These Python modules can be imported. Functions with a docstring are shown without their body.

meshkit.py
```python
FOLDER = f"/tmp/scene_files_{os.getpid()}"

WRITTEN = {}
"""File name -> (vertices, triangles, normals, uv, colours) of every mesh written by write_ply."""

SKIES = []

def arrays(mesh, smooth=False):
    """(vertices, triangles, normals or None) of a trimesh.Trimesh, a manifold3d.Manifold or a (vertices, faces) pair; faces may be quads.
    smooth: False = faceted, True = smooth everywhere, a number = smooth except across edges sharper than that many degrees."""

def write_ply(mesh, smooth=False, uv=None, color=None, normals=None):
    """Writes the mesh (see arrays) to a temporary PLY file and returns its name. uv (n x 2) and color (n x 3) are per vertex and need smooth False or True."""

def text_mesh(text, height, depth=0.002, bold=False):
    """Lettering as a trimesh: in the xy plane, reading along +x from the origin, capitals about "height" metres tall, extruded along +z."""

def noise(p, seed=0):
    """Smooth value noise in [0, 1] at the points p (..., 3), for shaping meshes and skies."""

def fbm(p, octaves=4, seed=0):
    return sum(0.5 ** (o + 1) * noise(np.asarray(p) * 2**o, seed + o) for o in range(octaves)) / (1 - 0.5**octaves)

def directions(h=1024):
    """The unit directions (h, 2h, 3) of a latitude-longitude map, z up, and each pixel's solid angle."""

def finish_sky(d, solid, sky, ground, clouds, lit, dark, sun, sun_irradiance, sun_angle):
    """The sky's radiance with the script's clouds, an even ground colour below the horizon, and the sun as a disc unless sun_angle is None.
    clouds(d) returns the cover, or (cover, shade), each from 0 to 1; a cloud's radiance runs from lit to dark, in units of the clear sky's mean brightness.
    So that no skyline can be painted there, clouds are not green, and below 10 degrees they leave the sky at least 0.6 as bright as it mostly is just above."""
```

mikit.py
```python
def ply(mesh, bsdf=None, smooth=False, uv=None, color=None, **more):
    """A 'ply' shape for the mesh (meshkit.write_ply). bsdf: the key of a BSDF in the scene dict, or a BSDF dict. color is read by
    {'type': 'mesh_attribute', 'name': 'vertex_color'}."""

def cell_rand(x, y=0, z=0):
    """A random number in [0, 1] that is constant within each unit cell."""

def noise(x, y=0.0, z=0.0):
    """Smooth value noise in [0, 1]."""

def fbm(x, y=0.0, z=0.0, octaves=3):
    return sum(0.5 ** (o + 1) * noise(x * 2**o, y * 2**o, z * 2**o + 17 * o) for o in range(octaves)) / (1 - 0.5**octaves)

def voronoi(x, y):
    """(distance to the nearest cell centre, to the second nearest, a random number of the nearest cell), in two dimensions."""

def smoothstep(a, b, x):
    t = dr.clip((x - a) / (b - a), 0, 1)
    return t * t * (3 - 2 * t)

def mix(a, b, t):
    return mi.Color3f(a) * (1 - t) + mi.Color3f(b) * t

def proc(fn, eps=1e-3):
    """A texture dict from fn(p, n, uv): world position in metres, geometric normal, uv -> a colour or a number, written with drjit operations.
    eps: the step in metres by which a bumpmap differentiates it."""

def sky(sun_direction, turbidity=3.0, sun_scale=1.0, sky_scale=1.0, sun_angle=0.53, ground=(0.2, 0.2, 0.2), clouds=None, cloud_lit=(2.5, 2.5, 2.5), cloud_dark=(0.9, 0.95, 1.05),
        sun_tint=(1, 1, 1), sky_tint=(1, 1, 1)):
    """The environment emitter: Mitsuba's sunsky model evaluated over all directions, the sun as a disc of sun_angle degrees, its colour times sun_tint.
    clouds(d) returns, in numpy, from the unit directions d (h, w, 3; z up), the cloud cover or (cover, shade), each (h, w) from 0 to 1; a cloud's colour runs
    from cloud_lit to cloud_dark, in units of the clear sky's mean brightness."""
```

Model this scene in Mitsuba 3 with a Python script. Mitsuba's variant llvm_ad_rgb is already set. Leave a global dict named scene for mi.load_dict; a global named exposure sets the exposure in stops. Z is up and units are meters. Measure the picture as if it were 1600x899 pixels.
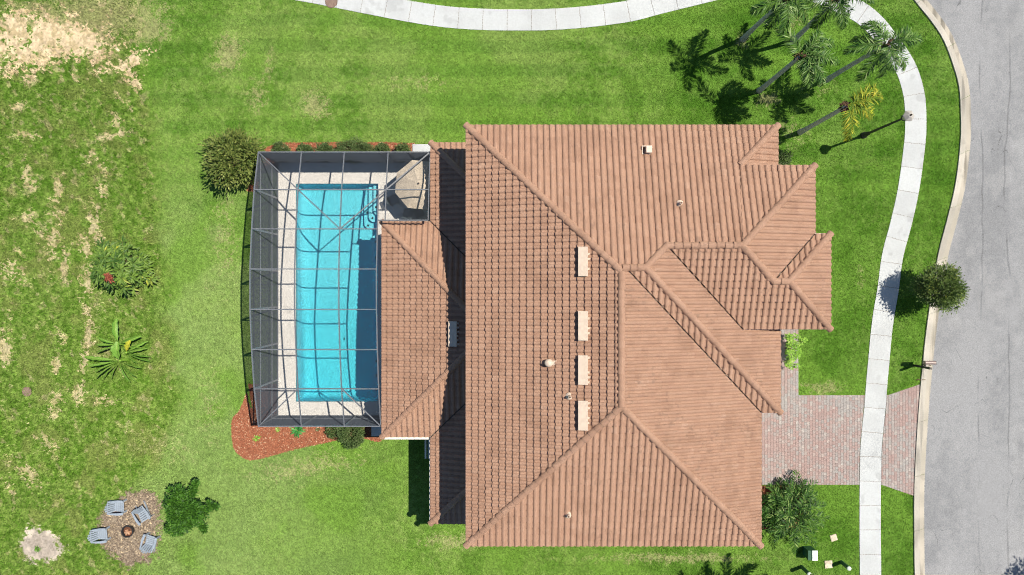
import math, random
import numpy as np, trimesh, shapely, drjit as dr
import mitsuba as mi
import mikit, meshkit
from mikit import noise, fbm, smoothstep, mix, cell_rand, voronoi
from shapely.geometry import Polygon, LineString, Point, box as sbox
from shapely.ops import unary_union
from shapely.prepared import prep

T = mi.ScalarTransform4f
rng = np.random.default_rng(7)
random.seed(7)
scene, labels = {'type': 'scene'}, {}

# ---------------------------------------------------------------- camera, sky, exposure
CAM_H = 38.9
scene['camera'] = {'type': 'perspective', 'fov': 73.0, 'fov_axis': 'x', 'near_clip': 0.5, 'far_clip': 2000.0,
                   'to_world': T().look_at(origin=[0, 0, CAM_H], target=[0, 0, 0], up=[0, 1, 0])}
scene['sky'] = mikit.sky((0.50, 0.18, 1.0), turbidity=2.5, sky_scale=0.6, sun_tint=(0.93, 1.0, 1.08), ground=(0.15, 0.17, 0.09))
exposure = 2.15

# ---------------------------------------------------------------- helpers
U = 0.036                                   # one unit of the site plan, in metres
def g(a, b):                                # a point of the site plan, on the ground
    return np.array([(a - 800) * U, (449.5 - b) * U])
def gp(pts): return np.array([g(a, b) for a, b in pts])
def catmull(pts, n=8):
    p = np.asarray(pts, float); p = np.vstack([2 * p[0] - p[1], p, 2 * p[-1] - p[-2]]); out = []
    for i in range(1, len(p) - 2):
        for t in np.arange(n) / n:
            out.append(0.5 * (2 * p[i] + (p[i + 1] - p[i - 1]) * t + (2 * p[i - 1] - 5 * p[i] + 4 * p[i + 1] - p[i + 2]) * t**2 + (3 * p[i] - p[i - 1] - 3 * p[i + 1] + p[i + 2]) * t**3))
    return np.array(out + [p[-2]])
_used = {}
def numbered(key):
    n = _used.get(key, -1) + 1; _used[key] = n
    return key if n == 0 else f'{key}_{n:03d}'
def obj(name, mesh, bsdf, parent=None, smooth=False, **kw):
    key = numbered(name if parent is None else parent + '__' + name)
    scene[key] = mikit.ply(mesh, bsdf, smooth, **kw)
    return key
def tag(key, label=None, cat=None, group=None, kind=None):
    d = labels.setdefault(key, {})
    for k, v in (('label', label), ('category', cat), ('group', group), ('kind', kind)):
        if v: d[k] = v
    return key
def thing(name, label, cat, group=None):
    return tag(numbered(name), label, cat, group)
def cat_mesh(ms):
    ms = [(np.asarray(m.vertices), np.asarray(m.faces)) if isinstance(m, trimesh.Trimesh) else m for m in ms]
    v, f, o = [], [], 0
    for a, b in ms:
        v.append(a); f.append(b + o); o += len(a)
    return np.vstack(v), np.vstack(f)
def bx(x0, x1, y0, y1, z0, z1):
    m = trimesh.creation.box(bounds=[[x0, y0, z0], [x1, y1, z1]])
    return np.array(m.vertices), np.array(m.faces)
def bar(a, b, w, h, up=(0, 0, 1)):
    """A square bar from a to b, w wide and h deep."""
    a, b = np.asarray(a, float), np.asarray(b, float); d = b - a; d /= np.linalg.norm(d)
    s = np.cross(d, up)
    if np.linalg.norm(s) < 1e-3: s = np.cross(d, (0, 1, 0))
    s /= np.linalg.norm(s); n = np.cross(s, d)
    c = [(-1, -1), (1, -1), (1, 1), (-1, 1)]
    v = np.array([q + s * i * w / 2 + n * j * h / 2 for q in (a, b) for i, j in c])
    f = np.array([[0, 2, 1], [0, 3, 2], [4, 5, 6], [4, 6, 7]] + [t for k in range(4) for t in ([k, (k + 1) % 4, 4 + (k + 1) % 4], [k, 4 + (k + 1) % 4, 4 + k])])
    return v, f[:, ::-1]
def tube(pts, rad, n=8, cap=True):
    p = np.asarray(pts, float); r = np.broadcast_to(rad, len(p)).astype(float)
    d = np.gradient(p, axis=0); d /= np.linalg.norm(d, axis=1, keepdims=True) + 1e-12
    ref = np.array([0.3, 0.9, 0.1]) if abs(d[:, 2]).mean() > 0.7 else np.array([0, 0, 1.0])
    s = np.cross(d, ref); s /= np.linalg.norm(s, axis=1, keepdims=True); t = np.cross(d, s)
    a = np.arange(n) / n * 2 * np.pi
    v = (p[:, None] + r[:, None, None] * (np.cos(a)[None, :, None] * s[:, None] + np.sin(a)[None, :, None] * t[:, None])).reshape(-1, 3)
    f = []
    for i in range(len(p) - 1):
        for k in range(n):
            q, w = i * n + k, i * n + (k + 1) % n
            f += [[q, q + n, w], [w, q + n, w + n]]
    if cap:
        v = np.vstack([v, p[:1], p[-1:]]); e = len(v)
        f += [[e - 2, k, (k + 1) % n] for k in range(n)] + [[e - 1, (len(p) - 1) * n + (k + 1) % n, (len(p) - 1) * n + k] for k in range(n)]
    return v, np.array(f)
def lathe(profile, n=20, at=(0, 0, 0)):
    pr = np.asarray(profile, float); a = np.arange(n) / n * 2 * np.pi
    v = np.stack([pr[:, None, 0] * np.cos(a), pr[:, None, 0] * np.sin(a), np.repeat(pr[:, 1:2], n, 1)], -1).reshape(-1, 3) + np.asarray(at)
    f = [t for i in range(len(pr) - 1) for k in range(n) for t in ([i * n + k, i * n + (k + 1) % n, (i + 1) * n + (k + 1) % n], [i * n + k, (i + 1) * n + (k + 1) % n, (i + 1) * n + k])]
    return v, np.array(f)
def slab(poly, z0, z1):
    poly = poly if isinstance(poly, (Polygon, shapely.MultiPolygon)) else Polygon(poly)
    ms = [trimesh.creation.extrude_polygon(q, z1 - z0, engine='earcut') for q in getattr(poly, 'geoms', [poly])]
    v, f = cat_mesh(ms)
    return v + [0, 0, z0], f
def sheet(poly, z):
    ms = []
    for q in getattr(poly, 'geoms', [poly]):
        v, f = trimesh.creation.triangulate_polygon(q, engine='earcut')
        v3 = np.column_stack([v, np.full(len(v), z)])
        nrm = np.cross(v3[f[:, 1]] - v3[f[:, 0]], v3[f[:, 2]] - v3[f[:, 0]])[:, 2]
        f = np.where((nrm < 0)[:, None], f[:, ::-1], f)
        ms.append((v3, f))
    return cat_mesh(ms)
def xf(m, loc=(0, 0, 0), rz=0.0, s=1.0):
    v, f = m; c, q = math.cos(rz), math.sin(rz)
    return np.asarray(v) * s @ np.array([[c, q, 0], [-q, c, 0], [0, 0, 1]]) + np.asarray(loc), f
def unit(v): return v / (np.linalg.norm(v, axis=-1, keepdims=True) + 1e-12)
def leaves(base, d, up, length, width, fold=0.18, bend=0.0):
    """Folded leaves: base points, directions, rough upward vectors (n x 3), lengths and widths (n). -> mesh, uv (tone, along)"""
    n = len(base); d = unit(d); s = unit(np.cross(d, up)); u = np.cross(s, d)
    L, W = np.broadcast_to(length, n)[:, None], np.broadcast_to(width, n)[:, None]
    drop = np.array([0, 0, -1.0]) * (bend * L)
    m = base + d * L * 0.5 + drop * 0.25
    v = np.stack([base, m - u * W * fold, m - s * W / 2, m + s * W / 2, base + d * L + drop], 1).reshape(-1, 3)
    q = np.array([[0, 3, 1], [0, 1, 2], [1, 3, 4], [1, 4, 2]])
    f = (np.arange(n)[:, None, None] * 5 + q[None]).reshape(-1, 3)
    uv = np.column_stack([np.repeat(rng.random(n), 5), np.tile([0, .5, .5, .5, 1], n)])
    return (v, f), uv

# ---------------------------------------------------------------- materials
def pr(name, color, rough=0.6, spec=0.3, two=False, **kw):
    b = {'type': 'principled', 'base_color': color if isinstance(color, dict) else {'type': 'rgb', 'value': list(color)}, 'roughness': rough, 'specular': spec, **kw}
    scene[name] = {'type': 'twosided', 'bsdf': b} if two else b
    return name
def df(name, color, bump=None, scale=1.0):
    b = {'type': 'diffuse', 'reflectance': color if isinstance(color, dict) else {'type': 'rgb', 'value': list(color)}}
    if bump: b = {'type': 'bumpmap', 'arbitrary': bump, 'scale': scale, 'bsdf': b}
    scene[name] = {'type': 'twosided', 'bsdf': b}
    return name
P = mikit.proc

# bare, sandy and worn places of the lawn: plan centre, half sizes, turn in degrees, strength
BARE = [(20, 45, 48, 28, -10, 1.15), (70, 58, 62, 34, -8, 1.25), (125, 66, 44, 26, 12, 1.2), (150, 84, 22, 12, 30, .8), (40, 84, 45, 20, 6, .95), (10, 75, 26, 30, 0, 1.0),
        (205, 96, 26, 15, -15, 1.0), (195, 110, 22, 12, 20, .9), (182, 78, 18, 12, 40, .7), (214, 128, 14, 8, 60, .65), (170, 108, 14, 9, 0, .6),
        (195, 160, 16, 6, 40, .9), (186, 200, 8, 20, -15, .95), (175, 212, 20, 6, -10, .85), (30, 168, 12, 6, 0, .7), (40, 210, 20, 6, 5, .7), (50, 125, 8, 10, 0, .6), (115, 122, 10, 6, 20, .6),
        (43, 272, 7, 24, 0, 0.79), (55, 288, 8, 16, 10, 0.66), (91, 295, 6, 30, 5, 0.79), (150, 240, 16, 8, -30, 0.53), (166, 262, 10, 8, 30, 0.70), (158, 298, 9, 12, -20, 0.79),
        (80, 335, 14, 18, 0, 0.66), (45, 335, 18, 7, -10, 0.57), (84, 372, 9, 32, 6, 0.84), (60, 365, 10, 16, -20, 0.53), (155, 325, 12, 10, 20, 0.79), (147, 355, 10, 24, -12, 0.88), (136, 392, 8, 24, -8, 0.79),
        (137, 440, 9, 30, 3, 0.88), (20, 420, 16, 20, 20, 0.84), (34, 436, 12, 12, 0, 0.62), (100, 410, 8, 22, 0, 0.53), (10, 540, 10, 34, 8, 0.79), (138, 520, 8, 34, 0, 0.88), (134, 566, 9, 26, 8, 0.84), (128, 610, 11, 20, 15, 0.79),
        (85, 625, 8, 24, 10, 0.62), (92, 560, 7, 30, 8, 0.57), (75, 690, 26, 8, 35, 0.66), (40, 735, 26, 9, 40, 0.75), (20, 770, 14, 8, 30, 0.44), (165, 625, 18, 7, 12, 0.44)]
DRY = [(355, 85, 26, 34, 15, 1.0), (400, 150, 26, 34, 0, .6), (492, 165, 30, 26, 20, .9), (420, 110, 14, 40, 0, .55), (150, 25, 110, 34, 0, 1.3), (60, 12, 80, 14, 0, .9), (235, 45, 40, 26, 0, 1.0), (350, 370, 30, 90, 0, .5), (1060, 872, 160, 10, 0, .75),
       (700, 845, 60, 14, 0, .7), (650, 130, 90, 16, 0, .45), (1235, 210, 40, 24, 0, .5), (1200, 155, 22, 14, 0, .9), (1290, 605, 34, 14, 0, .8), (480, 730, 110, 24, -8, .6), (250, 700, 60, 30, 0, .45), (1162, 64, 14, 12, 0, .9), (1245, 30, 30, 20, 0, .6), (1345, 430, 8, 30, 0, .5), (1280, 140, 26, 16, 0, .5), (330, 640, 24, 80, 0, .45), (150, 470, 14, 60, 0, .5)]
PIT = [(203, 826, 46, 50, 0, 1.6), (228, 786, 26, 18, 20, 1.2)]
SANDY = [(62, 852, 30, 24, 20, 1.5), (80, 862, 22, 16, -25, 1.2)]
def blobs(x, y, lst, wob):
    out = mi.Float(-1.8)
    for a, b, rx, ry, rot, k in lst:
        cx, cy = g(a, b); c, s = math.cos(math.radians(-rot)), math.sin(math.radians(-rot))
        dx, dy = x - float(cx), y - float(cy)
        q = dr.sqrt(dr.square((dx * c + dy * s) / (rx * U)) + dr.square((dy * c - dx * s) / (ry * U)))
        out = dr.maximum(out, k * (1.45 - q) )
    return out + wob
def np_blobs(x, y, lst):
    out = np.zeros(len(x))
    for a, b, rx, ry, rot, k in lst:
        cx, cy = g(a, b); c, s = math.cos(math.radians(-rot)), math.sin(math.radians(-rot)); dx, dy = x - cx, y - cy
        out = np.maximum(out, k * (1.45 - np.hypot((dx * c + dy * s) / (rx * U), (dy * c - dx * s) / (ry * U))))
    return out
def turf(p, fine):
    """Colour of the turf at p: mown grass, mower passes, the rough strip on the west side, dry, sandy and worn places."""
    x, y = p.x, p.y
    big, mid, sm = fbm(x * 0.22, y * 0.22, 3.0), fbm(x * 0.9, y * 0.9, 7.0), fbm(x * 4.0, y * 4.0, 1.0)
    front = smoothstep(7.0, 12.0, x + 3 * big)
    back = 1 - smoothstep(-16.5, -4.0, x - 3 * mid + 2 * big)
    north = smoothstep(4.0, 9.0, y + mid * 3)
    c = mix((0.132, 0.236, 0.044), (0.092, 0.186, 0.028), smoothstep(0.35, 0.65, mid))
    c = mix(c, mi.Color3f(0.200, 0.290, 0.080), smoothstep(0.42, 0.66, big * 0.6 + sm * 0.4) * 0.55)
    c = mix(c, c * mi.Color3f(0.68, 0.80, 0.62), front * 0.85)
    south = 1 - smoothstep(-13.5, -8.0, y + 3 * (mid - .5))
    c = mix(c, mi.Color3f(0.205, 0.295, 0.100), back * (1 - north) * (0.30 + 0.45 * mid))
    c = mix(c, mi.Color3f(0.120, 0.235, 0.035), smoothstep(0.50, 0.66, fbm(x * 0.33 + 9, y * 0.33, 5.0)) * 0.7)
    stripe = smoothstep(-0.5, 0.5, dr.sin(y * 4.3 + 2.5 * (fbm(x * 0.15, y * 0.5, 2.0) - .5)) ) 
    c = mix(c, c * mi.Color3f(0.70, 0.80, 0.70), stripe * north * (0.30 + 0.60 * mid))
    rough = 1 - smoothstep(-20.6, -19.0, x + 0.11 * (y - 4) + 1.6 * (mid - .5) + smoothstep(-6, -13, y) * 3.5)
    tuft = fbm(x * 4.6 + y * 3.1, y * 4.6 - x * 3.1, 4.0)
    rc = mix((0.072, 0.150, 0.018), (0.150, 0.236, 0.050), smoothstep(0.30, 0.72, tuft))
    rc = mix(rc, mi.Color3f(0.170, 0.185, 0.065), smoothstep(0.5, 0.7, fbm(x * 1.1, y * 1.1, 12.0)) * 0.45)
    c = mix(c, rc, rough * 0.92)
    dry = smoothstep(0.45, 1.05, blobs(x, y, DRY, (sm - .5) * 1.0 + (fine - .5) * 0.9))
    c = mix(c, mi.Color3f(0.315, 0.300, 0.160), dry * 0.58)
    xr, yr = x * 0.83 + y * 0.56, y * 0.83 - x * 0.56
    wob = (fbm(xr * 1.6, yr * 1.2, 8.0) - .5) * 1.6 + (fbm(xr * 6.1 + yr * 1.3, yr * 5.3, 14.0) - .5) * 2.0 + (fine - .5) * 0.8
    speck = smoothstep(0.66, 0.76, fbm(xr * 3.4 + 30, yr * 2.6, 6.0) - 0.02 + 0.12 * (fine - .5) + 0.05 * smoothstep(0.0, 12.0, y)) * rough
    bare = dr.maximum(smoothstep(0.46, 0.86, blobs(x, y, BARE, wob * 1.10)), speck * 0.42)
    sand = mix((0.62, 0.50, 0.35), (0.44, 0.35, 0.22), smoothstep(0.35, 0.7, sm))
    c = mix(c, sand, bare * (0.58 + 0.32 * smoothstep(9.5, 13.0, y)))
    pit = smoothstep(0.50, 0.75, blobs(x, y, PIT, wob * 0.5))
    c = mix(c, mix((0.32, 0.27, 0.215), (0.16, 0.125, 0.098), smoothstep(0.40, 0.60, fine * 0.5 + tuft * 0.5)), pit)
    sd = smoothstep(0.50, 0.75, blobs(x, y, SANDY, wob * 0.6))
    c = mix(c, mix((0.58, 0.52, 0.45), (0.36, 0.32, 0.28), smoothstep(0.4, 0.65, mid)), sd)
    return c
df('lawn_mat', P(lambda p, n, uv: turf(p, noise(p.x * 16, p.y * 16)) * (0.66 + 0.40 * noise(p.x * 13, p.y * 13, 2.0) + 0.34 * noise(p.x * 6.5 + p.y * 2, p.y * 6.5 - p.x * 2, 9.0))),
   bump=P(lambda p, n, uv: 0.5 * noise(p.x * 12, p.y * 12) + 0.5 * noise(p.x * 24, p.y * 24), eps=0.01), scale=0.05)
df('blade_mat', P(lambda p, n, uv: turf(p, uv.x) * (0.62 + 0.90 * uv.x + 0.28 * noise(p.x * 6.5 + p.y * 2, p.y * 6.5 - p.x * 2, 9.0))))
def concrete(p, a, b, s=1.0):
    m = fbm(p.x * 0.8 * s, p.y * 0.8 * s, 5.0)
    f = noise(p.x * 22, p.y * 22, p.z * 22)
    spots = smoothstep(0.66, 0.78, fbm(p.x * 1.6, p.y * 1.6, 30.0))
    return mix(a, b, smoothstep(0.3, 0.75, m)) * (0.92 + 0.14 * f) * (1 - 0.13 * spots)
df('concrete_mat', P(lambda p, n, uv: concrete(p, (0.500, 0.535, 0.565), (0.455, 0.485, 0.512)) * (0.965 + 0.06 * uv.x)))
df('curb_mat', P(lambda p, n, uv: concrete(p, (0.50, 0.480, 0.435), (0.41, 0.395, 0.36)) * (0.88 + 0.2 * uv.x) * (1 - 0.35 * smoothstep(0.55, 0.8, fbm(p.x * 3, p.y * 0.35, 3.0)))))
df('gutter_mat', P(lambda p, n, uv: concrete(p, (0.48, 0.45, 0.395), (0.38, 0.36, 0.315)) * (1 - 0.45 * smoothstep(0.5, 0.75, fbm(p.x * 4, p.y * 0.3, 9.0)))))
df('deck_mat', P(lambda p, n, uv: concrete(p, (0.64, 0.63, 0.615), (0.60, 0.59, 0.575), 0.4)))
def asphalt(p):
    a = fbm(p.x * 0.55, p.y * 0.16, 3.0); b = fbm(p.x * 3.0, p.y * 3.0, 2.0); f = noise(p.x * 30, p.y * 30); h = noise(p.x * 60, p.y * 60, 4.0)
    c = mix((0.285, 0.297, 0.320), (0.225, 0.236, 0.256), smoothstep(0.35, 0.7, a * 0.7 + b * 0.3))
    pale = smoothstep(0.62, 0.74, fbm(p.x * 0.7 + 5, p.y * 0.5, 11.0))
    c = mix(c, mi.Color3f(0.355, 0.365, 0.385), pale * 0.3)
    w = dr.abs(fbm(p.x * 0.9, p.y * 0.35, 21.0) - 0.5)
    crack = (1 - smoothstep(0.0, 0.006, w)) * smoothstep(0.5, 0.62, fbm(p.x * 0.5, p.y * 0.5, 40.0))
    for k, xs in enumerate((26.35, 27.9)):
        dx = dr.abs(p.x - xs - 0.5 * (noise(p.y * 0.16, 3.0 * k) - .5) - 0.10 * (noise(p.y * 1.3, 7.0 * k) - .5))
        crack = dr.maximum(crack, (1 - smoothstep(0.0, 0.07, dx)) * smoothstep(0.30, 0.6, fbm(p.y * 0.5, 11.0 * k)) * 0.7)
    return c * (0.73 + 0.32 * f + 0.21 * h) * (1 - 0.45 * crack)
df('asphalt_mat', P(lambda p, n, uv: asphalt(p)), bump=P(lambda p, n, uv: noise(p.x * 50, p.y * 50), eps=0.004), scale=0.006)
def paver_col(p, uv):
    r = uv.x
    c = mix((0.350, 0.262, 0.252), (0.335, 0.322, 0.320), smoothstep(0.30, 0.70, 0.38 * r + 0.62 * fbm(p.x * 0.8, p.y * 0.8, 2.0)))
    c = mix(c, mi.Color3f(0.46, 0.43, 0.41), smoothstep(0.88, 0.95, uv.y) * 0.45)
    return c * (0.86 + 0.24 * noise(p.x * 25, p.y * 25))
df('paver_mat', P(lambda p, n, uv: paver_col(p, uv)))
df('joint_sand_mat', P(lambda p, n, uv: mi.Color3f(0.26, 0.235, 0.22) * (0.7 + 0.6 * noise(p.x * 40, p.y * 40))))
def tile_col(p, uv):
    c = mix((0.322, 0.196, 0.141), (0.358, 0.225, 0.164), uv.x)
    st = fbm(p.x * 1.3, p.y * 1.3, p.z * 1.3)
    c = mix(c, mi.Color3f(0.235, 0.138, 0.096), smoothstep(0.5, 0.75, st) * 0.40)
    sp = smoothstep(0.66, 0.78, noise(p.x * 9, p.y * 9, p.z * 9)) * smoothstep(0.5, 0.65, fbm(p.x * 0.7, p.y * 0.7, 4.0))
    c = mix(c, mi.Color3f(0.12, 0.085, 0.07), sp * 0.28)
    c = mix(c, mi.Color3f(0.62, 0.49, 0.40), smoothstep(0.95, 0.97, uv.y) * smoothstep(0.45, 0.6, noise(p.x * 7, p.y * 7, 3.0)) * 0.10)
    return c * (0.90 + 0.20 * noise(p.x * 30, p.y * 30, p.z * 30))
pr('tile_mat', P(lambda p, n, uv: tile_col(p, uv)), 0.75, 0.25, two=True)
df('underlay_mat', (0.13, 0.085, 0.065))
df('stucco_mat', P(lambda p, n, uv: mi.Color3f(0.62, 0.55, 0.45) * (0.9 + 0.16 * noise(p.x * 8, p.y * 8, p.z * 8))))
df('white_trim_mat', (0.78, 0.77, 0.74))
df('flashing_mat', (0.16, 0.13, 0.11))
pr('vent_mat', P(lambda p, n, uv: mi.Color3f(0.60, 0.50, 0.415) * (0.92 + 0.14 * noise(p.x * 10, p.y * 10, p.z * 10))), 0.5, 0.4, two=True)
df('black_mat', (0.012, 0.012, 0.013))
pr('frame_mat', P(lambda p, n, uv: mi.Color3f(0.135, 0.150, 0.178) * (0.92 + 0.16 * noise(p.x * 6, p.y * 6, p.z * 6))), 0.45, 0.5, two=True)
df('wire_mat', (0.062, 0.074, 0.096))
scene['screen_mat'] = {'type': 'mask', 'opacity': 0.14, 'bsdf': {'type': 'twosided', 'bsdf': {'type': 'diffuse', 'reflectance': {'type': 'rgb', 'value': [0.09, 0.10, 0.115]}}}}
df('plaster_mat', P(lambda p, n, uv: mix((0.235, 0.63, 0.75), (0.200, 0.585, 0.71), fbm(p.x * 1.2, p.y * 1.2, p.z)) * (0.94 + 0.12 * noise(p.x * 12, p.y * 12, p.z * 12))))
df('pool_tile_mat', P(lambda p, n, uv: mi.Color3f(0.09, 0.30, 0.36) * (0.8 + 0.4 * cell_rand(dr.floor(p.x * 6.6 + p.z), dr.floor(p.y * 6.6), dr.floor(p.z * 6.6)))))
scene['water_mat'] = {'type': 'thindielectric', 'int_ior': 1.33}
scene['pool_water'] = {'type': 'homogeneous', 'albedo': 0.0, 'sigma_t': {'type': 'rgb', 'value': [0.36, 0.045, 0.035]}}
df('mulch_mat', P(lambda p, n, uv: mix((0.20, 0.075, 0.045), (0.33, 0.14, 0.085), noise(p.x * 18, p.y * 18)) * (0.7 + 0.6 * noise(p.x * 35, p.y * 35))))
df('chip_mat', P(lambda p, n, uv: mix(mix((0.22, 0.075, 0.045), (0.42, 0.17, 0.10), uv.x), (0.58, 0.40, 0.27), smoothstep(0.86, 0.95, uv.y))))
df('straw_mat', P(lambda p, n, uv: mix(mix((0.14, 0.110, 0.088), (0.36, 0.30, 0.235), uv.x), (0.60, 0.49, 0.34), smoothstep(0.8, 0.95, uv.y))))
def leafmat(name, a, b, c, rough=0.55, spec=0.25):
    return pr(name, P(lambda p, n, uv: mix(mix(a, b, smoothstep(0.1, 0.8, uv.x)), c, smoothstep(0.86, 0.98, uv.x))), rough, spec, two=True)
leafmat('leaf_street', (0.040, 0.080, 0.018), (0.120, 0.185, 0.042), (0.27, 0.29, 0.05), 0.5, 0.35)
leafmat('leaf_yew', (0.060, 0.105, 0.020), (0.175, 0.220, 0.055), (0.36, 0.38, 0.13))
leafmat('leaf_mango', (0.038, 0.095, 0.014), (0.135, 0.230, 0.036), (0.36, 0.38, 0.05), 0.5, 0.3)
leafmat('leaf_red', (0.16, 0.035, 0.020), (0.30, 0.08, 0.05), (0.35, 0.16, 0.09))
leafmat('leaf_dark', (0.016, 0.058, 0.008), (0.060, 0.165, 0.018), (0.12, 0.27, 0.03))
leafmat('leaf_box', (0.040, 0.080, 0.022), (0.105, 0.160, 0.055), (0.26, 0.30, 0.17))
leafmat('leaf_palm', (0.030, 0.095, 0.015), (0.115, 0.225, 0.042), (0.26, 0.36, 0.13), 0.48, 0.4)
leafmat('leaf_cycad', (0.014, 0.052, 0.008), (0.070, 0.165, 0.026), (0.24, 0.34, 0.10), 0.5, 0.3)
leafmat('leaf_gold', (0.11, 0.19, 0.02), (0.33, 0.36, 0.03), (0.50, 0.45, 0.05))
leafmat('leaf_banana', (0.075, 0.19, 0.025), (0.14, 0.29, 0.04), (0.24, 0.36, 0.08), 0.5, 0.3)
leafmat('leaf_lime', (0.12, 0.27, 0.03), (0.24, 0.42, 0.06), (0.42, 0.52, 0.20))
leafmat('leaf_aloe', (0.03, 0.15, 0.035), (0.06, 0.27, 0.06), (0.16, 0.36, 0.12))
df('bark_mat', P(lambda p, n, uv: mi.Color3f(0.42, 0.415, 0.41) * (0.72 + 0.4 * noise(p.x * 3, p.y * 3, p.z * 14) + 0.2 * noise(p.x * 20, p.y * 20, p.z * 20))))
df('brown_bark_mat', P(lambda p, n, uv: mi.Color3f(0.17, 0.12, 0.08) * (0.6 + 0.8 * noise(p.x * 14, p.y * 14, p.z * 6))))
df('boot_mat', (0.105, 0.065, 0.045))
pr('chair_mat', P(lambda p, n, uv: mi.Color3f(0.27, 0.325, 0.40) * (0.92 + 0.15 * noise(p.x * 9, p.y * 9, p.z * 9))), 0.45, 0.5, two=True)
pr('iron_mat', (0.025, 0.026, 0.028), 0.5, 0.4, two=True)
pr('patio_metal_mat', (0.060, 0.085, 0.105), 0.4, 0.5, two=True)
df('rust_mat', P(lambda p, n, uv: mix((0.20, 0.085, 0.05), (0.09, 0.05, 0.035), noise(p.x * 12, p.y * 12))))
df('log_mat', P(lambda p, n, uv: mix((0.34, 0.17, 0.10), (0.50, 0.33, 0.22), noise(p.x * 9, p.y * 22, p.z * 9))))
df('canvas_mat', P(lambda p, n, uv: mi.Color3f(0.54, 0.475, 0.395) * (0.82 + 0.30 * fbm(p.x * 7, p.y * 7, 2.0))))
pr('green_paint_mat', P(lambda p, n, uv: mi.Color3f(0.022, 0.085, 0.048) * (0.9 + 0.2 * noise(p.x * 9, p.y * 9, p.z * 9))), 0.5, 0.4, two=True)
df('cap_mat', (0.66, 0.76, 0.70))
pr('mailbox_mat', (0.23, 0.175, 0.17), 0.35, 0.6, two=True)
pr('lantern_glass_mat', (0.42, 0.40, 0.39), 0.3, 0.6, two=True)
df('lid_mat', P(lambda p, n, uv: mi.Color3f(0.22, 0.16, 0.135) * (0.8 + 0.4 * noise(p.x * 14, p.y * 14))))
df('pale_lid_mat', P(lambda p, n, uv: mi.Color3f(0.62, 0.55, 0.44) * (0.75 + 0.4 * noise(p.x * 14, p.y * 14))))

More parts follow.
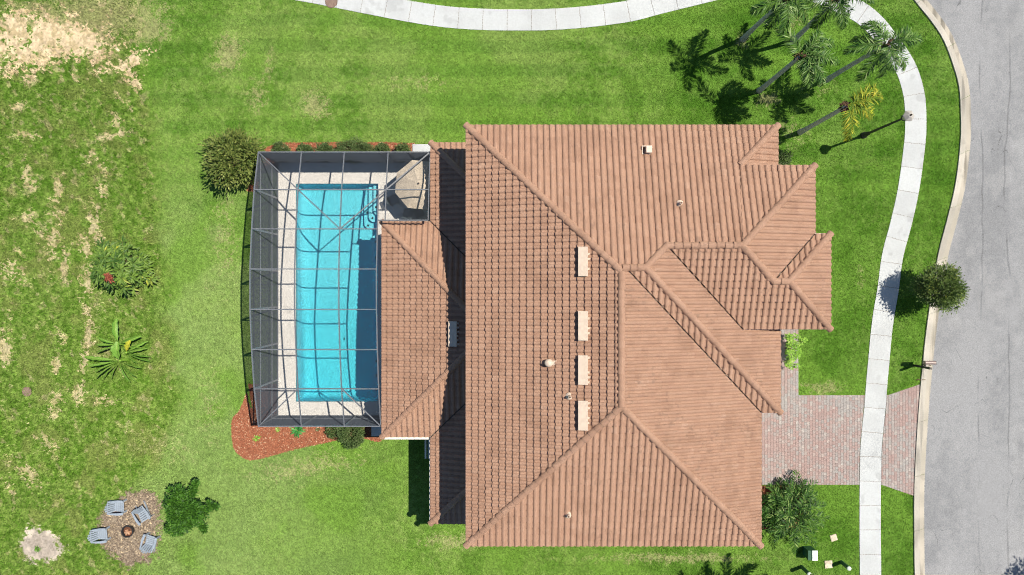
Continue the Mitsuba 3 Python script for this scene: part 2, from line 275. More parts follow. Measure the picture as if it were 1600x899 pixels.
# ---------------------------------------------------------------- road, kerb, pavement
cin = catmull(gp([(1330, -130), (1382, -60), (1427, 1), (1452, 32), (1472, 62), (1487, 100), (1497, 137), (1499.5, 178), (1499, 225), (1491, 290), (1478, 345), (1464, 400), (1451, 480), (1444, 533), (1437.6, 597), (1434, 640), (1429.7, 706), (1427, 770), (1427, 830), (1428, 900), (1432, 980), (1440, 1080)]), 6)
def offset(line, d):
    t = np.gradient(line, axis=0); t /= np.linalg.norm(t, axis=1, keepdims=True)
    return line + np.column_stack([-t[:, 1], t[:, 0]]) * d
KW = 0.60
kmid, kout = offset(cin, KW * 0.52), offset(cin, KW)
ext = np.vstack([kout[:1] + (kout[0] - kout[1]) * np.linspace(60, 1, 8)[:, None], kout, kout[-1:] + (kout[-1] - kout[-2]) * np.linspace(1, 60, 8)[:, None]])
road_poly = LineString(ext).buffer(7.6, single_sided=True)
if not road_poly.contains(Point(26.5, -5)): road_poly = LineString(ext).buffer(-7.6, single_sided=True)
tag(obj('road', sheet(road_poly, 0.005), 'asphalt_mat'), 'pale grey asphalt road curving along the east side', kind='structure')
tag(numbered('curb'), 'beige concrete kerb between the grass verge and the road', kind='structure')
def along(line):
    return np.concatenate([[0], np.cumsum(np.linalg.norm(np.diff(line, axis=0), axis=1))])
def at_len(line, s):
    L = along(line); return np.column_stack([np.interp(s, L, line[:, k]) for k in (0, 1)])
Lc = along(cin)[-1]; seg = 3.05
for k in range(int(Lc / seg)):
    s = np.linspace(k * seg + 0.008, (k + 1) * seg - 0.008, 8) / Lc
    def on(line): return at_len(line, s * along(line)[-1])
    a, b, c = on(cin), on(kmid), on(kout)
    r = rng.random()
    for nm, q0, q1, z0, z1, mt in (('curb_segment', a, b, 0.085, 0.07, 'curb_mat'), ('gutter_segment', b + (c - b) * 0.02, c, 0.030, 0.016, 'gutter_mat')):
        n = len(s)
        v = np.vstack([np.column_stack([q0, np.full(n, z0)]), np.column_stack([q1, np.full(n, z1)]), np.column_stack([q0, np.full(n, -0.1)]), np.column_stack([q1, np.full(n, -0.1)])])
        f = []
        for i in range(n - 1):
            for (p0, p1) in ((0, n), (2 * n, 0), (n, 3 * n)):
                f += [[p0 + i, p0 + i + 1, p1 + i + 1], [p0 + i, p1 + i + 1, p1 + i]]
        for i in (0, n - 1): f += [[i, n + i, 3 * n + i], [i, 3 * n + i, 2 * n + i]]
        obj(nm, (v, np.array(f)), mt, 'curb', uv=np.full((len(v), 2), r))
# the pavement: centre line through the whole bend, one slab after the other
wl = [(380, -34), (425, -22), (490, -11), (560, 3), (646, 19.5), (702, 27.5), (755, 31), (800, 31.7), (855, 31.3), (905, 28), (950, 23), (988, 17), (1026, 7), (1075, -5), (1130, -18), (1190, -27), (1250, -20), (1306, 1), (1345, 21), (1371, 44), (1390, 70), (1405, 90), (1417, 112), (1425, 137), (1429, 160), (1430, 190), (1428.5, 225), (1419, 295), (1407, 350), (1394, 400), (1386.8, 453), (1380.5, 489), (1376, 524), (1372.7, 561), (1369.4, 597), (1366.2, 640), (1363, 670), (1360, 708), (1359.4, 747), (1359, 790), (1359, 824), (1359.3, 864), (1359.5, 905), (1360, 960), (1362, 1040)]
wc = catmull(gp(wl), 6); Lw = along(wc)[-1]
ww = lambda b: np.interp(b, [0, 1], [33.5 * U, 35.5 * U])
tag(numbered('sidewalk'), 'white concrete pavement of square slabs curving round the lot', kind='structure')
SL = 1.37
walk_poly = []
obj_side = True
sn = int(Lw / SL)
for k in range(sn):
    s = np.linspace(k * SL + 0.009, (k + 1) * SL - 0.009, 5)
    c = at_len(wc, s); t = at_len(wc, s + 0.02) - at_len(wc, s - 0.02); t /= np.linalg.norm(t, axis=1, keepdims=True); nn = np.column_stack([-t[:, 1], t[:, 0]])
    w = 33.3 * U / 2
    q = np.vstack([c + nn * w, (c - nn * w)[::-1]])
    pq = Polygon(q); walk_poly.append(pq.buffer(0.02))
    m = slab(pq.buffer(-0.003, join_style=2), -0.08, 0.034 + rng.normal() * 0.003)
    obj('slab', m, 'concrete_mat', 'sidewalk', uv=np.full((len(m[0]), 2), rng.random()))
walk_poly = unary_union(walk_poly)
scene['sidewalk'] = mikit.ply(slab(walk_poly.buffer(-.04), -.09, .020), 'joint_sand_mat')

# ---------------------------------------------------------------- driveway and front walk of small pavers
wl_left = LineString(wc)
drive = unary_union([Polygon(gp([(1120, 617.5), (1360, 617.5), (1360, 757.5), (1120, 757.5)])), Polygon(gp([(1217, 510), (1247, 510), (1247, 620), (1217, 620)])),
                     Polygon(gp([(1360, 617.5), (1387, 617.5), (1440, 599.5), (1440, 779), (1377, 757.5), (1360, 757.5)]))])
kerb_poly = Polygon(np.vstack([cin, kout[::-1]]))
drive = drive.difference(unary_union([walk_poly, kerb_poly.buffer(0.005), road_poly]))
tag(obj('driveway', sheet(drive, 0.006), 'joint_sand_mat'), 'driveway and front walk paved with small pink and grey pavers', kind='structure')
pw, pl_, gap = 0.158, 0.205, 0.010
vs, fs, uvs, o = [], [], [], 0
dp = prep(drive.buffer(-0.005))
x0, y0, x1, y1 = drive.bounds
for i in range(int((x1 - x0) / pw) + 1):
    y = y0 - rng.random() * pl_
    while y < y1:
        ln = pl_ * rng.choice([0.75, 1.0, 1.0, 1.0, 1.25])
        q = sbox(x0 + i * pw + gap / 2, y + gap / 2, x0 + (i + 1) * pw - gap / 2, y + ln - gap / 2); y += ln
        if not dp.contains(q):
            if not dp.intersects(q): continue
            q = q.intersection(drive)
            if q.area < 0.004 or q.geom_type != 'Polygon': continue
            q = q.convex_hull
        c = np.array(q.exterior.coords)[:-1]
        if not q.exterior.is_ccw: c = c[::-1]
        n = len(c); zt = 0.026 + rng.normal() * 0.0015; ctr = c.mean(0)
        v = np.vstack([np.column_stack([ctr + (c - ctr) * 0.95, np.full(n, zt)]), np.column_stack([c, np.full(n, zt - 0.005)]), np.column_stack([c, np.full(n, 0.0)])])
        f = [[0, k, k + 1] for k in range(1, n - 1)] + [t for r in (0, n) for k in range(n) for t in ([r + k, r + n + k, r + n + (k + 1) % n], [r + k, r + n + (k + 1) % n, r + (k + 1) % n])]
        vs.append(v); fs.append(np.array(f) + o); o += len(v)
        uvs.append(np.tile(rng.random(2), (len(v), 1)))
tag(obj('paver', (np.vstack(vs), np.vstack(fs)), 'paver_mat', 'driveway', uv=np.vstack(uvs)), kind='stuff')

# ---------------------------------------------------------------- pool deck, pool
PX0, PX1, PY0, PY1 = -12.13, -7.52, -6.41, 5.83
DX0, DX1 = -13.20, -4.3
deck = unary_union([sbox(DX0, -7.26, -6.6, 7.08), sbox(-6.9, -7.4, -3.7, 7.08), sbox(-7.9, -8.35, -6.6, -7.2)]).difference(sbox(PX0, PY0, PX1, PY1))
tag(obj('pool_deck', slab(deck, -0.1, 0.05), 'deck_mat'), 'off white pool deck round the swimming pool', kind='structure')
pool = thing('swimming_pool', 'rectangular turquoise swimming pool under the screen cage', 'swimming pool')
ex = np.array([0, 0.03, 0.08, 0.15, 0.25, 0.4])
gx = np.concatenate([PX0 + ex, np.linspace(PX0 + 0.6, PX1 - 0.6, 14), (PX1 - ex)[::-1]])
gy = np.concatenate([PY0 + ex, np.linspace(PY0 + 0.6, PY1 - 0.6, 40), (PY1 - ex)[::-1]])
XX, YY = np.meshgrid(gx, gy, indexing='ij')
D = 1.0 + 0.75 / (1 + np.exp((YY + 1.2) / 1.1))
dd = np.minimum.reduce([XX - PX0, PX1 - XX, YY - PY0, PY1 - YY]).clip(0); R = 0.4
ZZ = -(D - R * (1 - np.sqrt(np.clip(1 - np.clip(1 - dd / R, 0, 1)**2, 0, 1))))
nx, ny = XX.shape
V = np.stack([XX, YY, ZZ], -1).reshape(-1, 3); idx = np.arange(nx * ny).reshape(nx, ny)
F = np.concatenate([np.stack([idx[:-1, :-1], idx[1:, :-1], idx[1:, 1:]], -1).reshape(-1, 3), np.stack([idx[:-1, :-1], idx[1:, 1:], idx[:-1, 1:]], -1).reshape(-1, 3)])
wall = []
for line in (idx[0], idx[-1], idx[:, 0], idx[:, -1]):
    lo = V[line]; hi = lo.copy(); hi[:, 2] = 0.045; n = len(line)
    f = [t for i in range(n - 1) for t in ([i, i + 1, n + i + 1], [i, n + i + 1, n + i])]
    wall.append((np.vstack([lo, hi]), np.array(f)))
obj('shell', cat_mesh([(V, F)] + wall), 'plaster_mat', pool, smooth=40)
e = 0.006
for a, b in (((PX0 + e, PY0), (PX0 + e, PY1)), ((PX1 - e, PY0), (PX1 - e, PY1)), ((PX0, PY0 + e), (PX1, PY0 + e)), ((PX0, PY1 - e), (PX1, PY1 - e))):
    obj('waterline_tile', bar((*a, -0.06), (*b, -0.06), 0.010, 0.17), 'pool_tile_mat', pool)
cop = sbox(PX0 - 0.28, PY0 - 0.28, PX1 + 0.28, PY1 + 0.28).difference(sbox(PX0 - 0.0, PY0, PX1, PY1))
obj('coping', slab(cop, 0.0, 0.062), 'deck_mat', pool)
for k, (w, l, z) in enumerate(((0.32, 1.75, -0.28), (0.64, 2.1, -0.52), (0.96, 2.45, -0.78))):
    q = sbox(PX1 - w, PY1 - l, PX1 + 0.3, PY1 + 0.3).buffer(-0.3).buffer(0.3).intersection(sbox(PX0, PY0, PX1, PY1))
    obj('step', slab(q, -1.3, z), 'plaster_mat', pool)
for y0_, y1_ in ((1.3, 3.0), (-6.3, -3.7)):
    q = sbox(PX1 - 0.42, y0_, PX1 + 0.3, y1_).buffer(-0.2).buffer(0.2).intersection(sbox(PX0, PY0, PX1, PY1))
    obj('bench', slab(q, -2.0, -0.5), 'plaster_mat', pool)
for x_, y_, z_ in ((-7.66, 5.2, -.27), (-7.95, 4.9, -.51), (-7.7, 4.55, -.27), (-8.3, 4.3, -.77), (-7.95, 3.95, -.51), (-8.25, 3.55, -.77), (-7.75, 2.6, -.49), (-7.75, 1.7, -.49), (-7.72, -4.2, -.49), (-7.72, -5.0, -.49), (-7.72, -5.8, -.49), (-9.8, -3.0, -1.55)):
    obj('pool_fitting', lathe([(0.0, 0.02), (0.05, 0.02), (0.06, 0.0)], 12, (x_, y_, z_)), 'black_mat', pool)
wat = obj('water', sheet(sbox(PX0 + 0.012, PY0 + 0.012, PX1 - 0.012, PY1 - 0.012), -0.045), 'water_mat', pool)
scene[wat]['interior'] = {'type': 'ref', 'id': 'pool_water'}

# ---------------------------------------------------------------- lawn
outer = sbox(-300, -300, 300, 300).difference(sbox(PX0 - .1, PY0 - .1, PX1 + .1, PY1 + .1))
tag(obj('lawn', sheet(outer, 0.0), 'lawn_mat'), 'green lawn with mown stripes, dry patches and sandy bare spots', kind='structure')
bed = unary_union([Polygon(catmull(gp([(386, 612), (375, 640), (363, 655), (362, 680), (366, 702), (380, 716), (395, 719), (420, 714), (455, 704), (495, 695), (530, 688), (560, 684), (590, 690), (597, 684), (590, 645), (430, 645), (395, 640), (386, 612)]), 5)),
                   Polygon(gp([(399, 243), (402, 236), (420, 229), (440, 223.5), (520, 222.5), (600, 222.5), (648, 224), (648, 262), (399, 262)])), Polygon(gp([(388, 250), (404, 250), (404, 300), (386, 300)])), Polygon(gp([(388, 600), (440, 600), (440, 650), (396, 650)])),
                   Polygon(gp([(1190, 759), (1262, 759), (1258, 790), (1244, 824), (1214, 832), (1190, 826)]))])
house_foot = unary_union([sbox(-1.7, -11.7, 12.1, 7.2), sbox(-3.8, -11.75, -1.6, 7.05), sbox(10, -1.5, 13.5, 5.2), sbox(13.4, -1.5, 14.2, 2.05)])
bed = bed.difference(unary_union([deck.buffer(.01), sbox(PX0, PY0, PX1, PY1), house_foot, drive]))
tag(obj('mulch_bed', sheet(bed, 0.006), 'mulch_mat'), 'planting beds covered with red brown mulch', kind='structure')
def scatter(poly, n):
    x0, y0, x1, y1 = poly.bounds
    k = int(n * (x1 - x0) * (y1 - y0) / poly.area * 1.05) + 50
    p = rng.uniform((x0, y0), (x1, y1), (k, 2))
    return p[shapely.contains_xy(poly, p[:, 0], p[:, 1])][:n]
def chips(p, l0, l1, z=0.01, tilt=0.5):
    n = len(p); a = rng.uniform(0, 2 * np.pi, n)
    d = np.column_stack([np.cos(a), np.sin(a), rng.uniform(-.05, tilt, n)])
    l = rng.uniform(l0, l1, n)
    b = np.column_stack([p, np.full(n, z) + rng.random(n) * .012]) - d * (l / 2)[:, None] * [1, 1, 0]
    m, uv = leaves(b, d, np.tile([0, 0, 1.0], (n, 1)) + rng.normal(0, .4, (n, 3)), l, l * rng.uniform(.25, .55, n), 0.1)
    uv[:, 1] = np.repeat(rng.random(n), 5)
    return m, uv
m, uv = chips(scatter(bed, int(bed.area * 420)), .05, .14)
tag(obj('mulch_chips', m, 'chip_mat', uv=uv), 'loose red and tan mulch chips on the beds', 'mulch', kind='stuff')
pit_poly = unary_union([Point(*g(203, 826)).buffer(1.85), Point(*g(228, 788)).buffer(0.85)])
m, uv = chips(scatter(pit_poly, 6000), .05, .16)
tag(obj('dry_litter', m, 'straw_mat', uv=uv), 'dry leaf and straw litter round the fire pit', 'leaf litter', kind='stuff')
hard = unary_union([walk_poly, drive.buffer(.02), road_poly, kerb_poly, deck.buffer(0.02), sbox(PX0, PY0, PX1, PY1), house_foot, bed.buffer(-.05), pit_poly.buffer(-.3), sbox(-5.7, 6.9, -4.3, 8.0)])
NG = 620000
p = rng.uniform((-29.6, -16.9), (25.6, 16.9), (NG, 2))
ok = ~shapely.contains_xy(hard, p[:, 0], p[:, 1]); p = p[ok]
bl = np_blobs(p[:, 0], p[:, 1], BARE) + rng.normal(0, .25, len(p)); sdm = np_blobs(p[:, 0], p[:, 1], SANDY)
p = p[(bl < 0.62) & (sdm < 0.5)]
n = len(p); wild = (p[:, 0] + 0.11 * (p[:, 1] - 4) < -20).astype(float)
h = rng.uniform(.035, .075, n) * (1 + 0.9 * wild); a = rng.uniform(0, 2 * np.pi, n); lean = rng.uniform(.4, 1.5, n)
d = np.column_stack([np.cos(a), np.sin(a), np.zeros(n)]); sd = np.column_stack([-np.sin(a), np.cos(a), np.zeros(n)])
b = np.column_stack([p, np.full(n, -0.005)]); w = (rng.uniform(.012, .026, n) * (1 + .4 * wild))[:, None]
V = np.stack([b - sd * w, b + sd * w, b + d * (h * lean)[:, None] + [0, 0, 1] * h[:, None]], 1).reshape(-1, 3)
tone = np.repeat(rng.random(n), 3)
tag(obj('grass', (V, np.arange(3 * n).reshape(-1, 3)), 'blade_mat', uv=np.column_stack([tone, tone])), 'short grass blades covering the lawn and the verge', 'grass', kind='stuff')

# ---------------------------------------------------------------- the house
house = thing('house', 'large two storey house under a terracotta barrel tile hip roof', 'house')
PITCH = 0.34
walls = [bx(-1.7, 11.25, -11.7, 7.2, 0, 6.36), bx(11.2, 12.05, 5.0, 7.2, 0, 6.36), bx(11.2, 12.15, -5.42, -1.4, 0, 6.36), bx(10.0, 13.48, -1.46, 5.17, 0, 7.0), bx(13.4, 14.2, -1.47, 2.03, 0, 7.0), bx(-3.8, -1.6, -11.75, 7.05, 0, 3.06)]
obj('wall', cat_mesh(walls), 'stucco_mat', house)
for (x_, y_) in ((-6.4, 3.1), (-6.4, -0.4), (-6.4, -3.9), (-6.4, -7.4)):
    obj('column', bx(x_ - .18, x_ + .18, y_ - .18, y_ + .18, 0.05, 2.95), 'stucco_mat', house)
A = np.array
ME, MN, MS, MW = 11.7, 7.63, -12.13, -2.16
ROOFS = {
 'roof': [  # eave line point, direction up the slope, eave height, plan outline
  ((MW, 0), (1, 0), 6.34, [(MW, MN), (MW, MS), (4.77, -5.20), (4.77, .70)]),
  ((0, MS), (0, 1), 6.34, [(MW, MS), (ME, MS), (4.77, -5.20)]),
  ((ME, 0), (-1, 0), 6.34, [(ME, MS), (ME, -5.87), (4.95, .88), (4.77, .70), (4.77, -5.20)]),
  ((0, -5.87), (0, 1), 6.34, [(ME, -5.87), (12.6, -5.87), (5.85, .88), (4.95, .88)]),
  ((12.6, 0), (-1, 0), 6.34, [(12.6, -5.87), (12.6, -1.5), (10.6, -1.5), (10.6, -1.91), (6.83, 1.86), (5.85, .88)]),
  ((0, MN), (0, -1), 6.34, [(MW, MN), (12.49, MN), (10.48, 5.62), (10.17, 1.86), (6.83, 1.86), (5.85, .88), (4.95, .88), (4.77, .70)]),
  ((0, 5.62), (0, -1), 7.0234, [(10.48, 5.62), (13.93, 5.62), (10.17, 1.86)]),
  ((12.49, 0), (-1, 0), 6.34, [(12.49, MN), (12.49, 5.25), (10.9, 5.25), (10.48, 5.62)]),
  ((0, -1.91), (0, 1), 7.02, [(10.6, -1.91), (14.65, -1.91), (12.455, .285), (11.745, .285), (10.17, 1.86), (6.83, 1.86)]),
  ((13.93, 0), (-1, 0), 7.02, [(13.93, 5.62), (10.17, 1.86), (11.745, .285), (13.93, 2.48)]),
  ((0, 2.48), (0, -1), 7.02, [(13.93, 2.48), (11.745, .285), (12.455, .285), (14.65, 2.48)]),
  ((14.65, 0), (-1, 0), 7.02, [(14.65, 2.48), (12.455, .285), (14.65, -1.91)])],
 'lower_roof': [
  ((-4.21, 0), (1, 0), 3.06, [(-4.21, 7.49), (-1.7, 4.98), (-1.7, .91), (-4.21, 3.42)]),
  ((-4.21, 0), (1, 0), 3.06, [(-4.21, -7.73), (-1.7, -5.22), (-1.7, -9.69), (-4.21, -12.2)]),
  ((0, 7.49), (0, -1), 3.06, [(-4.21, 7.49), (-1.7, 7.49), (-1.7, 4.98)]),
  ((0, -12.2), (0, 1), 3.06, [(-4.21, -12.2), (-1.7, -9.69), (-1.7, -12.2)])],
 'lanai_roof': [
  ((-6.73, 0), (1, 0), 3.06, [(-6.73, 3.42), (-6.73, -7.73), (-1.7, -2.70), (-1.7, -1.61)]),
  ((0, 3.42), (0, -1), 3.06, [(-6.73, 3.42), (-1.7, -1.61), (-1.7, .91), (-4.21, 3.42)]),
  ((0, -7.73), (0, 1), 3.06, [(-6.73, -7.73), (-4.21, -7.73), (-1.7, -5.22), (-1.7, -2.70)])]}
TW, TE = 0.290, 0.318                              # cover width and exposure of one tile, in plan
th = np.linspace(0, np.pi, 7)
PU = np.concatenate([0.32 * TW * (1 - np.cos(th)), [0.82 * TW, TW]]); PH = np.concatenate([0.070 * np.sin(th), [-0.006, 0.0]])
def plane(o, s, z0):
    o, s = A(o, float), A(s, float); t = A([-s[1], s[0]])
    return (lambda P_: np.column_stack([(P_ - o) @ t, (P_ - o) @ s])), (lambda uvp: o + uvp[:, :1] * t + uvp[:, 1:] * s)
vlines = lambda ls: unary_union([LineString(l).buffer(.028) for l in ls])
lowv = vlines([((-4.21, 3.42), (-1.7, .91)), ((-4.21, -7.73), (-1.7, -5.22))])
VAL = {'roof': vlines([((ME, -5.87), (4.95, .88)), ((10.6, -1.91), (6.83, 1.86)), ((13.93, 2.48), (11.745, .285))]), 'lower_roof': lowv, 'lanai_roof': lowv}
tiles = {}
for rn, planes in ROOFS.items():
    deckm, tl = [], []
    for o, s, z0, pts in planes:
        loc, wor = plane(o, s, z0)
        q = loc(A(pts, float))
        top = Polygon(q).buffer(0)
        v2, f2 = trimesh.creation.triangulate_polygon(Polygon(q), engine='earcut')
        w2 = wor(v2); zt = z0 + PITCH * v2[:, 1]
        m3 = np.cross(np.column_stack([w2, zt])[f2[:, 1]] - np.column_stack([w2, zt])[f2[:, 0]], np.column_stack([w2, zt])[f2[:, 2]] - np.column_stack([w2, zt])[f2[:, 0]])[:, 2]
        f2 = np.where((m3 < 0)[:, None], f2[:, ::-1], f2); n2 = len(v2)
        qq = wor(q); zq = z0 + PITCH * q[:, 1]; n3 = len(q)
        V = np.vstack([np.column_stack([w2, zt - .004]), np.column_stack([w2, zt - .13]), np.column_stack([qq, zq - .004]), np.column_stack([qq, zq - .13])])
        F = np.vstack([f2, f2[:, ::-1] + n2] + [[[2 * n2 + k, 2 * n2 + n3 + k, 2 * n2 + n3 + (k + 1) % n3], [2 * n2 + k, 2 * n2 + n3 + (k + 1) % n3, 2 * n2 + (k + 1) % n3]] for k in range(n3)])
        deckm.append((V, F))
        q2 = q.copy(); q2[np.abs(q2[:, 1]) < 1e-6, 1] = -0.012
        reg = Polygon(q2).buffer(0)
        reg = reg.difference(shapely.transform(VAL[rn], loc)); reg = max(getattr(reg, 'geoms', [reg]), key=lambda q_: q_.area); prg = prep(reg); prin = prep(reg.buffer(-0.004))
        u0, va, u1, vb = reg.bounds
        for j in range(int((vb + .06) / TE) + 2):
            v0 = -0.010 + j * TE
            for i in range(int(math.floor(u0 / TW)) - 1, int(u1 / TW) + 2):
                ub = i * TW; jit = rng.normal() * 0.004
                cell = sbox(ub, v0, ub + TW, v0 + TE)
                full = prin.contains(cell)
                if not full and not prg.intersects(cell): continue
                vv, ff, off = [], [], 0
                def zat(c, k0):
                    hh = np.interp(c[:, 0] - ub, PU, PH)
                    return z0 + PITCH * c[:, 1] + 0.014 + hh + 0.080 * (1 - (c[:, 1] - v0) / TE) + jit
                ve = v0 + TE + 0.012
                if full:
                    c = np.vstack([np.column_stack([ub + PU, v0 - .42 * PH]), np.column_stack([ub + PU, np.full(9, ve)])])
                    z = zat(c, 0); wv = wor(c)
                    vv = np.vstack([np.column_stack([wv, z]), np.column_stack([wv[:9], z[:9] - 0.090]), np.column_stack([wv[:9], z[:9]])])
                    ff = [t for k in range(8) for t in ([k, k + 1, 9 + k + 1], [k, 10 + k, 9 + k], [18 + k, 18 + k + 1, 27 + k + 1], [18 + k, 27 + k + 1, 27 + k])]
                    tl.append((vv, A(ff), True, z.max()))
                else:
                    for k in range(8):
                        r = sbox(ub + PU[k], v0, ub + PU[k + 1], min(ve, v0 + TE)).intersection(reg)
                        for r in [r_ for r_ in getattr(r, 'geoms', [r]) if r_.geom_type == 'Polygon' and r_.area > 1e-5]:
                         c = A(r.exterior.coords)[:-1]
                         if not r.exterior.is_ccw: c = c[::-1]
                         z = zat(c, k); wv = wor(c); nn = len(c)
                         vv.append(np.column_stack([wv, z])); ff += [[off, off + a_, off + a_ + 1] for a_ in range(1, nn - 1)]; off += nn
                         low = np.where(np.abs(c[:, 1] - max(v0, va)) < 1e-6)[0]
                         if len(low) == 2:
                             e_ = np.column_stack([wv[low], z[low]]); vv.append(np.vstack([e_, e_ - [0, 0, .090]])); ff += [[off, off + 1, off + 3], [off, off + 3, off + 2]]; off += 4
                    if off: tl.append((np.vstack(vv), A(ff), False, 0))
    obj(rn, cat_mesh(deckm), 'underlay_mat', house)
    tiles[rn] = tl
def tile_uv(ts): return np.vstack([np.tile([rng.random(), rng.random()], (len(t[0]), 1)) for t in ts])
best = sorted([t for t in tiles['roof'] if t[2]], key=lambda t: -t[3]); named = best[:300]; nid = {id(t) for t in named}
for t in named: obj('tile', t[:2], 'tile_mat', house + '__roof', smooth=False, uv=tile_uv([t]))
for rn, tl in tiles.items():
    rest = [t for t in tl if id(t) not in nid]
    m = cat_mesh([t[:2] for t in rest])
    tag(obj('tile_field', m, 'tile_mat', house + '__' + rn, uv=tile_uv(rest)), kind='stuff')
def z6(x, y, *ps): return None
def caps(rn, a, b, r=0.165, L=0.37):
    a, b = A(a, float), A(b, float)
    if a[2] > b[2]: a, b = b, a
    n = max(1, int(round(np.linalg.norm(b - a) / L))); d = (b - a) / n; dn = d / np.linalg.norm(d)
    s = np.cross(dn, (0, 0, 1)); s /= np.linalg.norm(s); up = np.cross(s, dn); an = np.linspace(-0.06, np.pi + 0.06, 9)
    for k in range(n):
        p0, p1 = a + d * k - dn * 0.03, a + d * (k + 1) + dn * 0.02
        jl = rng.normal(0, .006, 2); rings = []
        for (pt, rr, lift) in ((p0, r, .060), (p1, r * .90, .030)):
            rings.append(pt + up * lift + (np.cos(an)[:, None] * s * (1 + jl[0]) + np.sin(an)[:, None] * up * 0.82) * rr + s * jl[1])
        inner = rings[0] - up * .03
        v = np.vstack([rings[0], rings[1], rings[0], inner]); m = len(an)
        f = [t for i in range(m - 1) for t in ([i, m + i, m + i + 1], [i, m + i + 1, i + 1], [2 * m + i, 2 * m + i + 1, 3 * m + i + 1], [2 * m + i, 3 * m + i + 1, 3 * m + i])]
        obj('ridge_tile', (v, A(f)), 'tile_mat', house + '__' + rn, uv=np.tile([rng.random(), rng.random() * .96], (len(v), 1)))
RZ, NZ, WZ, BZ = 8.696, 8.635, 8.302, 7.766
for a, b in (((MW, MN, 6.34), (4.77, .70, RZ)), ((MW, MS, 6.34), (4.77, -5.20, RZ)), ((ME, MS, 6.34), (4.77, -5.20, RZ)), ((4.77, -5.20, RZ), (4.77, .70, RZ)), ((4.85, .86, NZ), (5.85, .88, NZ)), ((12.6, -5.87, 6.34), (5.85, .88, NZ)),
             ((6.83, 1.86, WZ), (5.85, .88, NZ)), ((6.83, 1.86, WZ), (10.17, 1.86, WZ)), ((12.49, MN, 6.34), (10.48, 5.62, 7.02)), ((13.93, 5.62, 7.02), (10.17, 1.86, WZ)), ((11.745, .285, BZ), (10.17, 1.86, WZ)),
             ((11.745, .285, BZ), (12.455, .285, BZ)), ((14.65, 2.48, 7.02), (12.455, .285, BZ)), ((14.65, -1.91, 7.02), (12.455, .285, BZ))): caps('roof', a, b)
lz = 3.06 + PITCH * 2.51; az = 3.06 + PITCH * 5.03
for a, b in (((-4.21, 7.49, 3.06), (-1.72, 5.0, lz)), ((-4.21, -12.2, 3.06), (-1.72, -9.71, lz))): caps('lower_roof', a, b)
for a, b in (((-6.73, 3.42, 3.06), (-1.72, -1.59, az)), ((-6.73, -7.73, 3.06), (-1.72, -2.72, az))): caps('lanai_roof', a, b)
def valley(rn, a, b):
    a, b = A(a, float), A(b, float); d = b - a; s = np.cross(d, (0, 0, 1)); s /= np.linalg.norm(s)
    v = A([a + s * .06 + (0, 0, .024), a + (0, 0, .008), a - s * .06 + (0, 0, .024), b + s * .06 + (0, 0, .024), b + (0, 0, .008), b - s * .06 + (0, 0, .024)])
    obj('valley_flashing', (v, A([[0, 1, 4], [0, 4, 3], [1, 2, 5], [1, 5, 4]])), 'flashing_mat', house + '__' + rn)
for rn, a, b in (('roof', (ME, -5.87, 6.34), (4.95, .88, NZ)), ('roof', (10.6, -1.91, 7.02), (6.83, 1.86, WZ)), ('roof', (13.93, 2.48, 7.02), (11.745, .285, BZ)), ('lanai_roof', (-4.21, 3.42, 3.06), (-1.7, .91, lz)), ('lanai_roof', (-4.21, -7.73, 3.06), (-1.7, -5.22, lz))): valley(rn, a, b)
# fascia boards and gutters along the eaves
for a, b, z in (((MW, MN), (12.49, MN), 6.34), ((12.49, MN), (12.49, 5.3), 6.34), ((MW, MN), (MW, MS), 6.34), ((MW, MS), (ME, MS), 6.34), ((ME, MS), (ME, -5.87), 6.34), ((ME, -5.87), (12.6, -5.87), 6.34), ((12.6, -5.87), (12.6, -1.5), 6.34),
                ((10.48, 5.62), (13.93, 5.62), 7.02), ((13.93, 5.62), (13.93, 2.48), 7.02), ((13.93, 2.48), (14.65, 2.48), 7.02), ((14.65, 2.48), (14.65, -1.91), 7.02), ((10.6, -1.91), (14.65, -1.91), 7.02),
                ((-4.21, 7.49), (-1.7, 7.49), 3.06), ((-4.21, 7.49), (-4.21, 3.42), 3.06), ((-4.21, 3.42), (-6.73, 3.42), 3.06), ((-6.73, 3.42), (-6.73, -7.73), 3.06), ((-6.73, -7.73), (-4.21, -7.73), 3.06), ((-4.21, -7.73), (-4.21, -12.2), 3.06), ((-4.21, -12.2), (-1.7, -12.2), 3.06)):
    obj('fascia', bar((*a, z - .085), (*b, z - .085), .05, .17), 'white_trim_mat', house)
def gutter(a, b, z, out):
    a, b, o = A([*a, z]), A([*b, z]), A([*out, 0.0])
    obj('gutter', cat_mesh([bar(a + o * .13, b + o * .13, .015, .11), bar(a + o * .08 - (0, 0, .05), b + o * .08 - (0, 0, .05), .11, .015)]), 'white_trim_mat', house)
gutter((-6.73, -7.73), (-4.30, -7.73), 3.02, (0, -1)); gutter((-4.21, -7.9), (-4.21, -12.2), 3.02, (-.55, 0))
obj('downspout', bx(-4.62, -4.54, -9.06, -7.95, 2.2, 2.28), 'white_trim_mat', house)
gd = obj('garage_door', bx(11.26, 11.30, -11.2, -6.4, 0.05, 2.5), 'white_trim_mat', house)

